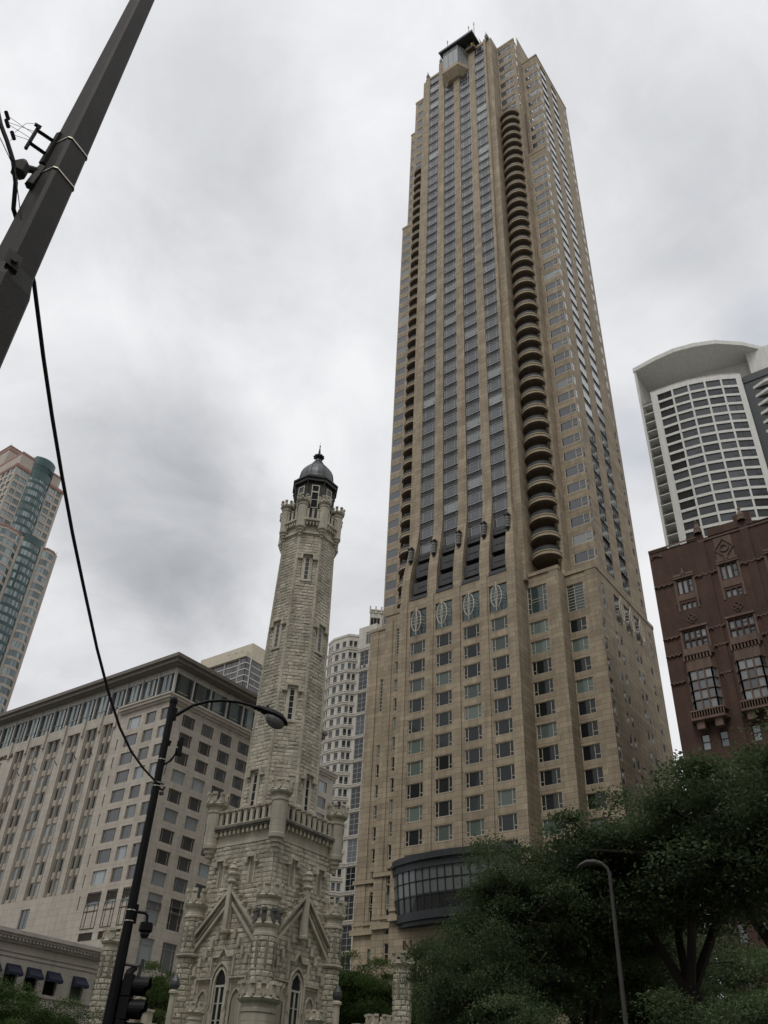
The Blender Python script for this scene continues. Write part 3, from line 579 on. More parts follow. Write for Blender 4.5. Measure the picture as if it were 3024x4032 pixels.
    b.prism(A3[::-1],30.9,31.7,0.4); b.prism(A[::-1],30.0,30.9,0.5); b.prism(A2[::-1],24.2,25.2,0.5); b.prism(arcp(51.0,68.0,1.7),23.7,24.2,0.3); rb=b.build('glazed_bay','slate_metal',T)
    g=MB(); m=MB(); Ag=arcp(50.4,69.0,2.3); Ab=arcp(50.6,68.6,1.95)
    for k in range(n):
        a,b_,c_,d_=Ag[k],Ag[k+1],Ab[k],Ab[k+1]; e_=((a[0]*0.4+c_[0]*0.6),(a[1]*0.4+c_[1]*0.6)); f_=((b_[0]*0.4+d_[0]*0.6),(b_[1]*0.4+d_[1]*0.6)); g.face([(d_[0],d_[1],25.2),(c_[0],c_[1],25.2),(e_[0],e_[1],27.1),(f_[0],f_[1],27.1)],0.1); g.face([(f_[0],f_[1],27.1),(e_[0],e_[1],27.1),(a[0],a[1],30.0),(b_[0],b_[1],30.0)],0.9)
        m.tube([(c_[0]-0.05,c_[1],25.2),(a[0]-0.05,a[1],30.0)],0.10,4)
        for z,t in ((28.6,0.29),(26.9,0.65)): m.tube([(a[0]*(1-t)+c_[0]*t-0.04,a[1]*(1-t)+c_[1]*t,z),(b_[0]*(1-t)+d_[0]*t-0.04,b_[1]*(1-t)+d_[1]*t,z)],0.07,4)
    g.build('pane','bay_glass',rb); m.build('mullions','slate_metal',rb)
    text_obj('NoMI',2.0,0.06,'bronze',T,(95.6,67.2,20.95),-PI/2)
    W.finish(100)
park_tower()

# =====================================================================  HOTEL
def hotel():
    X,Y=86.52,110.07; T=thing('hotel','long grey hotel block with ribbed facade and glazed penthouse under a thin flat roof','hotel',(108,135,0)); W=Wins(T)
    E=FE(X); N=FN(Y); w=MB()
    rows=[59.4-3.155*k for k in range(10)]
    ew=[(109.3-0+0.9,None)]
    H=[]; cE=[(110.75,2.0),(114.2,2.5),(118.4,3.3)]
    wp={}
    for z in rows:
        for c,wd in cE:
            h=2.1; H.append((c-wd/2,c+wd/2,z-h,z)); W.add(winproto(wd,h,'hotel','hotel_rib','hotel_glass',0.07,0.25),E,c,z-h)
    for z in [r-0.3 for r in rows[1:]]: H.append((121.7,122.0,z-2.0,z))
    for c,wd in cE: H.append((c-wd/2,c+wd/2,29.7,30.8)); H.append((c-wd/2,c+wd/2,24.2,25.3))
    H+=[(134.2,136.6,27.0,30.0)]
    wall(w,E,Y,123.2,0,61.4,H,0.25); wall(w,E,123.2,156.2,0,31.4,H,0.25)
    H2=[]
    for z in rows:
        for c in (158.2,163,168): H2.append((c-1.4,c+1.4,z-3.4,z-1.2)); W.add(winproto(2.8,2.2,'hotel','hotel_rib','hotel_glass',0.07,0.25),E,c,z-3.4)
    wall(w,E,156.2,185,0,61.4,H2,0.25)
    HN=[]; cN=[91.4+4.53*k for k in range(9)]
    for z in rows:
        for c in cN: HN.append((c-1.42,c+1.42,z-2.1,z)); W.add(winproto(2.84,2.1,'hotel','hotel_rib','hotel_glass',0.07,0.25),N,c,z-2.1,'N')
    for c in cN:
        for a,b in ((26.6,29.9),(20.8,24.9),(15.0,18.6)): HN.append((c-1.42,c+1.42,a,b)); W.add(winproto(2.84,b-a,'tall','hotel_rib','hotel_glass',0.07,0.25),N,c,a,'N')
    wall(w,N,X,131,0,61.4,HN,0.25)
    w.box(X+0.3,131,Y+0.3,185,61.2,61.45); w.face([(131,Y,0),(131,185,0),(131,185,61.4),(131,Y,61.4)])
    w.build('wall','hotel_stone',T)
    lv=MB()
    for c,wd in cE:
        for zz0 in (29.7,24.2):
            lv.fbox(E,c-wd/2,c+wd/2,zz0,zz0+1.1,-0.24,-0.2)
            for k in range(6): lv.fbox(E,c-wd/2,c+wd/2,zz0+0.1+k*0.17,zz0+0.16+k*0.17,-0.2,-0.1)
    lv.build('louver','bronze_louver',T)
    W.add(winproto(2.4,3.0,'two','hotel_rib','teal_glass',0.07,0.25),E,135.4,27.0)
    # blind panels with raised mouldings
    bm=MB()
    for c,wd in cE:
        for a,b,c0,d0 in ((c-wd/2,c+wd/2,29.15,29.25),(c-wd/2,c-wd/2+0.1,25.9,29.15),(c+wd/2-0.1,c+wd/2,25.9,29.15),(c-0.25*wd,c-0.25*wd+0.09,25.9,29.15),(c+0.25*wd,c+0.25*wd+0.09,25.9,29.15),(c-wd/2,c+wd/2,25.8,25.9),(c-wd/2,c+wd/2,28.2,28.3)): bm.fbox(E,a,b,c0,d0,0.002,0.07,0.2)
    bm.build('blind_panel','bronze_louver',T)
    # ribbed centre section, recessed, with pairs of windows and spandrels
    s=MB(); BF=FE(X+0.6); wall(s,BF,123.2,156.2,31.4,59.6); 
    bays=[(123.7,127.0),(128.3,131.7),(133.2,137.0),(139.0,143.0),(144.8,148.6),(150.0,153.2)]
    s.fbox(BF,123.2,156.2,59.6,61.4,0,0.6)
    edges=[123.2]+[v for b in bays for v in b]+[156.2]
    for a,b in zip(edges[::2],edges[1::2]):
        s.fbox(BF,a,b,31.4,59.6,0.0,0.6); s.fbox(BF,(a+b)/2-0.3,(a+b)/2+0.3,58.5,61.7,0.6,0.95)
    s.build('ribbed_wall','hotel_stone',T)
    r=MB(); q=MB()
    for a,b in bays:
        n=2; mid=(a+b)/2
        for y in (a+0.12,a+0.36,mid-0.12,mid+0.12,b-0.36,b-0.12): r.fbox(BF,y-0.05,y+0.05,31.4,59.59,0.1,0.5)
        for y0,y1 in ((a+0.4,mid-0.15),(mid+0.15,b-0.4)):
            for z in rows: W.add(winproto(y1-y0,2.0,'one','hotel_rib','hotel_glass',0.06,-0.12),BF,(y0+y1)/2,z-2.1)
            for k,z in enumerate(rows):
                q.fbox(BF,y0-0.05,y1+0.05,z-3.12,z-2.12,0.02,0.25,0.6 if k%2 else 0.5); q.fbox(BF,(y0+y1)/2-0.06,(y0+y1)/2+0.06,z-3.0,z-2.2,0.251,0.3,0.2)
    r.build('ribs','hotel_rib',T); q.build('spandrel_panel','hotel_stone',T)
    # cornice and penthouse
    c=MB()
    for z0,z1,d in ((60.5,60.9,0.35),(60.9,61.4,0.7),(61.4,61.7,0.9)):
        c.fbox(E,Y,122.5,z0,z1,0.003,d); c.fbox(N,X-d,131.4,z0,z1,0.003,d)
    c.build('cornice','hotel_stone',T)
    p=MB(); PX,PY=X+0.6,Y+0.6
    g=MB(); g.face([(PX+0.5,185,61.4),(PX+0.5,PY+0.5,61.4),(PX+0.5,PY+0.5,66.6),(PX+0.5,185,66.6)]); g.face([(PX+0.5,PY+0.5,61.4),(125,PY+0.5,61.4),(125,PY+0.5,66.6),(PX+0.5,PY+0.5,66.6)])
    pe=FE(PX+0.5); pn=FN(PY+0.5); g=MB()
    ys=[PY+0.4+4.22*k for k in range(18)]; xs=[PX+0.4+4.22*k for k in range(9)]
    for a in ys[:-1]:
        for k in range(3): g.face([pe(a+0.2+k*1.3,61.4,0),pe(a+1.5+k*1.3,61.4,0),pe(a+1.5+k*1.3,66.6,0),pe(a+0.2+k*1.3,66.6,0)],rnd.random())
        p.fbox(pe,a-0.1,a+0.2,61.4,67.2,0,0.3,0.7);
        for t in (0.6,0.9,3.5,3.8): p.fbox(pe,a+t-0.04,a+t+0.04,61.5,66.3,0.0,0.2,0.5,1)
        p.fbox(pe,a+2.17,a+2.23,61.5,66.3,0.0,0.2,0.2); p.fbox(pe,a+1,a+3.4,63.2,63.3,0,0.1,0.2)
    for a in xs:
        for k in range(3): g.face([pn(a+0.2+k*1.3,61.4,0),pn(a+1.5+k*1.3,61.4,0),pn(a+1.5+k*1.3,66.6,0),pn(a+0.2+k*1.3,66.6,0)],rnd.random())
        p.fbox(pn,a-0.1,a+0.2,61.4,67.2,0,0.3,0.7);
        for t in (0.6,0.9,3.5,3.8): p.fbox(pn,a+t-0.04,a+t+0.04,61.5,66.3,0.0,0.2,0.5,1)
        p.fbox(pn,a+1,a+3.4,63.2,63.3,0,0.1,0.2)
    p.fbox(pe,PY+0.4,185,66.4,67.4,-0.1,0.16,0.6); p.fbox(pn,PX+0.4,125,66.4,67.4,-0.1,0.16,0.6)
    g.build('penthouse_glass','teal_glass',T); p.build('penthouse_frame',['pale_trim','lead_grey'],T)
    r=MB(); r.box(X-0.2,126.5,Y-0.2,185,67.4,67.6); r.build('roof_soffit','roof_soffit',T)
    r=MB(); r.box(X-1.0,126.8,Y-1.0,185.5,68.3,68.95); r.box(X-0.6,126.6,Y-0.6,185.2,67.6,68.3); r.build('roof_slab','roof_soffit',T)
    for k in range(5):
        y=(128.0,132.5,138.0,144.0,149.3)[k]; f=MB(); f.tube([(X+0.0,y,54.3),(X-0.7,y,54.9)],0.07,5); f.build('flag_bracket','dark_metal_and_gap_shade',T)
    text_obj('PENINSULA',1.15,0.08,'bronze',T,(X-0.1,153.5,58.7),-PI/2,al='RIGHT'); text_obj('THE',1.15,0.08,'bronze',T,(X-0.1,161.4,58.7),-PI/2,al='RIGHT')
    W.finish(100)
hotel()
# =====================================================================  OTHER TOWERS
def poly_tower(mb,x0,x1,y0,y1,z0,z1,chs=0): mb.box(x0,x1,y0,y1,z0,z1)
def grey_tower():
    T=thing('apartment_tower','pale grey stepped limestone tower between the hotel and the tan skyscraper','apartment tower',(175,140,0)); W=Wins(T); w=MB(); b=MB()
    A=(167,144.3); B=(167,138.9); C=(169,136.9); Dd=(169,130.6); A0=(168.5,147.5)
    def ff(P,Q):
        P=np.array(P); Q=np.array(Q); l=np.linalg.norm(Q-P); u=(Q-P)/l; n=np.array([u[1],-u[0]]); 
        if n[0]+0.2*n[1]>0: n=-n
        return (lambda s,z,d:(P[0]+u[0]*s+n[0]*d,P[1]+u[1]*s+n[1]*d,z)),l,math.atan2(u[1],u[0])
    heads=[116.9,113.3]+[109.9-3.22*k for k in range(30)]
    w1=winproto(1.35,1.9,'low','pale_trim','grey_glass',0.08,0.2)
    for P,Q,cs,top in ((B,A,(1.5,3.95),118.6),(A,A0,(1.1,2.5),118.6),(B,C,(0.75,2.05),118.6)):
        f,l,an=ff(P,Q); H=[]
        wq=w1 if l>3.6 else winproto(1.0,1.9,'low','pale_trim','grey_glass',0.08,0.2); hw=wq[6]/2
        for z in heads:
            for c in cs:
                H.append((c-hw,c+hw,z-1.9,z)); p=f(c,z-1.9,0); rz=an if (P,Q)==(B,C) else an+PI; W.L.append((wq,p,rz))
        wall(w,f,0,l,0,top,H,0.25)
        for z in heads:
            for k,d in ((2.75,0.22),(2.45,0.14),(2.15,0.2)): b.fbox(f,-0.05,l+0.05,z-k-0.1,z-k+0.1,0.002,d,0.55)
        b.fbox(f,-0.05,l+0.05,118.2,118.9,-0.3,0.15)
    f,l,an=ff(C,Dd); H=[]
    wx=winproto(3.0,5.4,'cross','pale_trim','grey_glass',0.1,0.25)
    hb=[113.0+0.2]+[106.9-6.44*k for k in range(17)]
    for z in hb: H.append((0.9,3.9,z-5.4,z)); W.L.append((wx,f(2.4,z-5.4,0),an))
    H.append((2.6,5.2,115.2,119.0)); W.L.append((winproto(2.6,3.8,'three','pale_trim','grey_glass',0.1,0.25),f(3.9,115.2,0),an))
    wall(w,f,0,l,0,121,H,0.3); 
    for z in hb:
        for k,d in ((0.25,0.2),(0.55,0.14),(0.85,0.2)): b.fbox(f,-0.05,l+0.05,z+k-0.08,z+k+0.1,0.002,d,0.55)
    for s0,h in ((0.2,108.4),(1.8,108.3),(3.4,108.2),(5.2,108.2)): b.fbox(f,s0,s0+0.5,h-0.3,h+0.4,0.0,0.3)
    G=FN(Dd[1]); wall(w,G,169,190,0,121,[(171,173,z-1.9,z) for z in heads],0.25)
    f2,l2,_=ff(B,Dd); w.prism([(167,144.3),(168.5,147.5),(190,147.5),(190,136.9),(169,136.9),(167,138.9)],118.3,118.5)
    # upper stage with pinnacled parapet
    U=[(173,136.5),(175.2,134.0),(178.5,131.6),(178.5,126.0)]; cz=121.0
    w.box(169.2,188,130.8,136.8,118.5,121.0)
    for P,Q in zip(U,U[1:]):
        f,l,an=ff(P,Q); m=l/2; hh=0.28*l+0.5; H=[(m-hh,m+hh,122.5,126.6)]; W.L.append((winproto(2*hh,4.1,'three','pale_trim','grey_glass',0.12,0.25),f(m,122.5,0),an)); wall(w,f,0,l,115,129.4,H,0.3)
        for z,d in ((128.9,0.3),(128.2,0.18),(120.9,0.3),(120.2,0.2)): b.fbox(f,-0.05,l+0.05,z,z+0.35,0.002,d)
        for s0 in (0.0,l*0.5,l): b.fbox(f,s0-0.2,s0+0.2,128.0,130.3,-0.1,0.35)
    w.prism([(173,136.5),(188,136.5),(188,126),(178.5,126),(178.5,131.6),(175.2,134)],129.2,129.35)
    w.build('wall','grey_limestone',T); b.build('moulding','grey_limestone',T); W.finish(100)
grey_tower()
def tan_slab():
    T=thing('office_building','small tan building with cyan windows, glimpsed just right of the stone shaft','office building',(215,180,0)); w=MB(); W=Wins(T)
    X=200.0; F=FE(X); H=[]; wp=winproto(1.9,2.1,'two','beige_panel','cyan_glass',0.1,0.2); wq=winproto(1.0,2.0,'one','beige_panel','grey_glass',0.1,0.2)
    for k in range(10):
        z=118.5-3.3*k
        for c in ((172.6,175.2,177.8) if k<2 else (172.2,174.4,176.6)):
            ww=wp if k<2 else wq; H.append((c-ww[6]/2,c+ww[6]/2,z-ww[7],z)); W.add(ww,F,c,z-ww[7])
    for k in range(9):
        z=84-3.6*k; 
        for c in (173.4,177.0): H.append((c-1.1,c+1.1,z-2.4,z))
    wall(w,F,170.0,182,0,120.8,H,0.5); wall(w,FN(170.0),X,215,0,120.8); w.box(X+0.1,215,170.1,182,120.5,120.7); w.build('wall','beige_panel',T)
    m=MB(); m.box(X-0.3,215,169.7,182,120.7,121.6); m.build('cornice','beige_panel',T)
    m=MB(); m.box(X+2,213,171.5,181,121.6,128.5); m.box(X+1.9,213.1,171.4,181.1,128.0,128.9); m.build('roof_box','pale_trim',T)
    m=MB(); m.face([(200.6,170.1,0),(200.6,181.9,0),(200.6,181.9,90),(200.6,170.1,90)]); m.build('loggia_back','dark_metal_and_gap_shade',T); W.finish(60)
tan_slab()
def brown_tower():
    T=thing('apartment_tower','brown tower with beige rooftop box and dark glass bays, seen over the hotel roof','apartment tower',(245,272,0))
    m=MB(); m.box(239.77,248.6,254.97,288.3,168,181.1); m.box(240.01,246.5,253.75,255.5,172.45,174.2); m.box(235.2,240.0,253.6,289,172.45,174.9); m.build('rooftop_box','beige_panel',T)
    m=MB(); m.box(239.2,248.6,254.97,290,0,172.4); m.build('wall','beige_panel',T)
    g=MB(); t=MB(); q=MB(); mu=MB()
    baysE=[(254.0,257.6,236.0),(258.8,266.6,236.4),(267.8,277.5,236.4),(278.7,289,236.4)]
    for a,b,x in baysE:
        for k in range(30):
            z=172.2-2.93*k; n=max(3,int((b-a)/1.1))
            for j in range(n):
                y0=a+(b-a)*j/n; y1=a+(b-a)*(j+1)/n; g.face([(x,y0,z-2.5),(x,y1,z-2.5),(x,y1,z),(x,y0,z)],rnd.random()); mu.box(x-0.06,x,y0-0.04,y0+0.04,z-2.5,z)
            g.face([(x,a,z-2.5),(239.2,a,z-2.5),(239.2,a,z),(x,a,z)],rnd.random()); t.box(x-0.25,239.2,a-0.15,b+0.1,z-2.93,z-2.5)
        q.box(238.4,239.2,b+0.1,b+0.75,0,172.4); q.box(235.9,238.4,b+0.25,b+0.6,0,172.4,0.4)
    for a,b,y in ((236.0,238.0,253.6),(239.8,246.3,254.0)):
        for k in range(30):
            z=172.2-2.93*k; n=max(3,int((b-a)/1.1))
            for j in range(n):
                x0=a+(b-a)*j/n; x1=a+(b-a)*(j+1)/n; g.face([(x0,y,z-2.5),(x1,y,z-2.5),(x1,y,z),(x0,y,z)],rnd.random()); mu.box(x0-0.04,x0+0.04,y-0.06,y,z-2.5,z)
            t.box(a-0.15,b+0.15,y-0.25,255.0,z-2.93,z-2.5)
    q.box(238.3,238.9,253.4,255.0,0,172.3)
    g.build('bay_glass','brown_glass',T); t.build('sill_band','pale_trim',T); q.build('column','pale_trim',T); mu.build('mullions','brown_glass_bay',T)
    m=MB(); 
    for y,z in ((258,176.2),(260.5,175.8),(262,176.0),(266,176.4)): m.tube([(236.5,y,174.9),(236.5,y,z+0.6)],0.12,5); m.box(236.1,236.7,y-0.5,y+0.5,z,z+0.9)
    m.build('antenna','pale_trim',T)
brown_tower()
def rose_tower():
    T=thing('apartment_tower','pink and green tower with bowed teal glass centre at the left edge','apartment tower',(113,255,0)); W=Wins(T); Y=240.0; N=FN(Y); w=MB(); r=MB(); tl=MB()
    # upper shaft
    heads=[183.0-2.97*k for k in range(9)]; H=[]
    wA=winproto(1.7,1.9,'one','teal_metal','teal_glass',0.07,0.2); wB=winproto(2.3,1.9,'two','teal_metal','teal_glass',0.07,0.2)
    for z in heads:
        for c,ww in ((105.9,wA),(108.3,wB),(119.3,wB),(121.95,wA)): H.append((c-ww[6]/2,c+ww[6]/2,z-1.9,z)); W.add(ww,N,c,z-1.9,'N')
    wall(w,N,104.4,109.9,150,184.6,H,0.25); wall(w,N,117.7,123.6,150,184.6,H,0.25)
    FEa=FE(104.4); H=[]
    for z in heads:
        for c in (241.8,244.6,247.4,250.4,253.4): H.append((c-0.95,c+0.95,z-1.9,z)); W.add(winproto(1.9,1.9,'two','teal_metal','teal_glass',0.07,0.2),FEa,c,z-1.9)
    wall(w,FEa,Y,275,150,184.6,H,0.25)
    w.face([(104.4,Y,184.6),(123.6,Y,184.6),(123.6,275,184.6),(104.4,275,184.6)]); w.face([(123.6,Y,150),(123.6,275,150),(123.6,275,184.6),(123.6,Y,184.6)])
    w.box(104.9,109.9,Y+0.2,262,184.6,189.2); w.box(117.9,121.2,Y+0.2,262,184.6,188.6); w.box(105,113,252,270,184.6,198.2)
    for x0,x1,z,d in ((104.3,109.9,183.4,0.25),(117.7,123.7,183.4,0.25)): r.fbox(N,x0,x1,z,z+1.0,0.003,d); r.fbox(N,x0,x1,z-0.3,z+0.0,0.003,d*0.5,0.9)
    r.fbox(FEa,Y,275,183.4,184.4,0.003,0.25); r.box(104.8,110,Y,262.2,189.2,190.0); r.box(117.8,121.3,Y,262,188.6,189.3); r.box(104.8,113.2,251.8,270.2,196.6,197.6); r.box(104.8,113.2,251.8,270.2,198.2,198.6)
    # bowed centre
    def bow(x0,x1,dep,y,n=10): return [(x0+(x1-x0)*k/n,y-dep*math.sin(PI*k/n)**0.8) for k in range(n+1)]
    P=bow(109.9,117.7,1.7,Y); back=[(117.7,250),(109.9,250)]
    def seg(mb,P,z0,z1,tone=0.5,rt=False):
        for a,b in zip(P,P[1:]): mb.face([(a[0],a[1],z0),(b[0],b[1],z0),(b[0],b[1],z1),(a[0],a[1],z1)],rnd.random() if rt else tone)
    G=MB(); seg(tl,P,182.2,185.6); Pd=bow(109.9,117.7,1.4,Y); seg(tl,Pd,185.6,188.2,0.1)
    for k in range(21):
        x=110+7.6*k/20; y=Y-1.62*math.sin(PI*k/20)**0.8; tl.tube([(x,y,185.6),(x,y,188.2)],0.09,4,0.7)
    tl.prism(P+[(117.7,251),(109.9,251)],188.2,191.5)
    for z in heads: seg(G,bow(109.9,117.7,1.6,Y),z-1.95,z,rt=True); tl.prism(P+back,z-2.97,z-1.95,0.4); 
    for z in heads:
        for q in P[::1]: tl.tube([(q[0],q[1]-0.02,z-1.95),(q[0],q[1]-0.02,z)],0.06,4)
    # lower shaft
    H=[]; Yl=238.2; NL=FN(Yl); lh=[157.4-3.05*k for k in range(50)]
    wall(w,NL,126.9,127.8,0,158.8); wall(w,NL,121.3,122.2,0,158.8); wall(w,NL,113.4,114.4,0,158.8); wall(w,NL,100,105.5,0,158.8)
    for x0,x1,dp in ((122.2,126.9,1.1),(105.5,113.4,1.3)):
        Pb=[(x0,Yl+0.1),(x0+0.25*(x1-x0),Yl-dp*0.8),(x0+0.75*(x1-x0),Yl-dp*0.8),(x1,Yl+0.1)]
        for z in lh:
            w.prism(Pb+[(x1,Yl+2),(x0,Yl+2)],z-3.05,z-2.1,0.5)
            n=4
            for (a,b) in zip(Pb,Pb[1:]):
                m_=2 if b[0]-a[0]>1.5 else 1
                for j in range(m_):
                    p=[a[0]+(b[0]-a[0])*j/m_,a[1]+(b[1]-a[1])*j/m_+0.08]; q=[a[0]+(b[0]-a[0])*(j+1)/m_,a[1]+(b[1]-a[1])*(j+1)/m_+0.08]
                    G.face([(p[0],p[1],z-2.1),(q[0],q[1],z-2.1),(q[0],q[1],z),(p[0],p[1],z)],rnd.random()*0.9); tl.tube([(p[0],p[1],z-2.1),(p[0],p[1],z)],0.07,4)
        w.prism(Pb+[(x1,Yl+2),(x0,Yl+2)],157.4,158.4); r.prism([(p_[0]+(0.15 if p_[0]>x0+2 else -0.15),p_[1]-0.15) for p_ in Pb]+[(x1,Yl+2),(x0,Yl+2)],158.4,159.0)
    Pl=bow(114.4,121.3,1.0,Yl)
    for z in lh: seg(G,bow(114.4,121.3,0.9,Yl),z-2.0,z,rt=True); tl.prism(Pl+[(121.3,240),(114.4,240)],z-3.05,z-2.0,0.4)
    for z in lh[:45]:
        for q in Pl[::2]: tl.tube([(q[0],q[1]-0.02,z-2),(q[0],q[1]-0.02,z)],0.06,4)
    tl.prism(Pl+[(121.3,240),(114.4,240)],157.4,160.4)
    w.box(100.2,127.8,Yl+0.6,275,0,158.3); 
    w.build('wall','rose_stone',T); r.build('rose_band','rose_band',T); G.build('bay_glass','teal_glass',T); tl.build('teal_panels','teal_metal',T); W.finish(100)
    m=MB()
    for x,y,z in ((105.2,252.2,198.6),(109,240.5,190),(121,240.5,189.3),(127.5,238.6,159)): m.tube([(x,y,z),(x,y,z+1.3)],0.06,4)
    m.build('lightning_rod','silver_frame',T)
    m=MB()
    for k in range(12): m.tube([(127.6,238.4+k*0.7,158.8),(127.6,238.4+k*0.7,160)],0.04,4)
    m.tube([(127.6,238.4,160),(127.6,246,160)],0.05,4); m.build('roof_railing','silver_frame',T)
rose_tower()
def white_tower():
    T=thing('apartment_tower','white curved tower with window grid under a sweeping crown slab, behind the red brick building','apartment tower',(182,34,0)); W=Wins(T); w=MB()
    # plan of the curved front, from its left pier to its right pier
    pts=[(174.4,45.0),(174.45,43.4),(174.7,39.2),(175.3,35.0),(176.5,31.0),(178.0,27.2),(179.9,23.6),(180.5,22.7)]
    def wallseg(P,Q,z0,z1,H,rev=0.35):
        P=np.array(P); Q=np.array(Q); l=np.linalg.norm(Q-P); u=(Q-P)/l; n=np.array([u[1],-u[0]]); n=n if n[0]<0 else -n
        f=lambda s,z,d:(P[0]+u[0]*s+n[0]*d,P[1]+u[1]*s+n[1]*d,z); wall(w,f,0,l,z0,z1,H,rev); return f,l,math.atan2(u[1],u[0])
    heads=[168.5-3.07*k for k in range(40)]
    for i,(P,Q) in enumerate(zip(pts,pts[1:])):
        if 1<=i<=5:
            l=math.hypot(P[0]-Q[0],P[1]-Q[1]); f,l,an=wallseg(P,Q,0,170.4,[(0.1,l-0.38,z-2.3,z) for z in heads]); 
            for k,z in enumerate(heads): W.L.append((winproto(round(l-0.48,2),2.3,'offset' if k%3 else 'two','slate_metal','white_tower_glass',0.09,0.3),f(0.1+(l-0.48)/2,z-2.3,0),an))
        else: wallseg(P,Q,0,170.4,[])
    w.prism([(p[0],p[1]) for p in pts]+[(186,22.7),(186,45)],170.0,170.3)
    # side pier and recessed balcony strip
    w.box(174.4,175.2,47.75,48.35,0,180.0); w.box(175.2,190,48.0,48.35,0,180.0); w.box(174.4,186,44.7,45.0,0,170.2)
    w.face([(180.5,22.7,0),(182.7,23.4,0),(182.7,23.4,170.4),(180.5,22.7,170.4)]); w.box(184.5,185,5,20.5,170.7,180.2)
    w.face([(186.5,15.3,168.5),(186.5,5,168.5),(186.5,5,180.2),(186.5,15.3,180.2)])
    # wall rising behind the terrace up to the crown
    back=[(184,47.8),(184.5,40),(185.4,32),(187,24),(188.5,16),(189.5,6)]
    for a,b in zip(back,back[1:]): w.face([(a[0],a[1],166),(b[0],b[1],166),(b[0],b[1],180),(a[0],a[1],180)])
    w.build('wall','white_concrete',T)
    c=MB(); front=[(174.2,48.5),(173.3,42),(173.1,36.2),(174.2,31),(176.3,25.9),(180.8,20.2),(186.5,15.3),(193,11)]
    c.prism(front+[(205,11),(205,48.5)],180.0,181.4); c.build('crown_slab','white_concrete',T)
    for k in range(45):
        z=166.7-3.07*k; b=MB(); b.box(174.7,178.5,45.05,47.7,z-0.35,z-0.1); o=b.build('balcony','white_concrete',T); q=MB()
        for z2 in (0.35,0.65,0.95): q.tube([(174.75,45.1,z-0.1+z2),(174.75,47.7,z-0.1+z2)],0.03,4)
        for j in range(6): q.tube([(174.75,45.15+0.5*j,z-0.1),(174.75,45.15+0.5*j,z+0.9)],0.025,4)
        q.build('balcony_railing','rail_metal',o)
        if z<60: break
    b=MB(); b.face([(178.4,45,0),(178.4,47.8,0),(178.4,47.8,166.6),(178.4,45,166.6)]); b.build('balcony_back','white_tower_glass',T)
    # dark glazed wing with white balcony bands
    d=MB(); d.box(182.6,200,-12,23.3,0,170.7); d.box(182.4,200,-12,23.4,168.2,168.5,0.2); o=d.build('glazed_wing','slate_metal',T)
    d=MB(); P=[(182.7,21.1),(181.3,17.6),(181.3,4),(182.7,0)]
    for k in range(40):
        z=165.6-3.07*k; d.prism(P[::-1],z-0.42,z+0.42)
    d.build('balcony_band','white_concrete',o)
    W.finish(100)
white_tower()
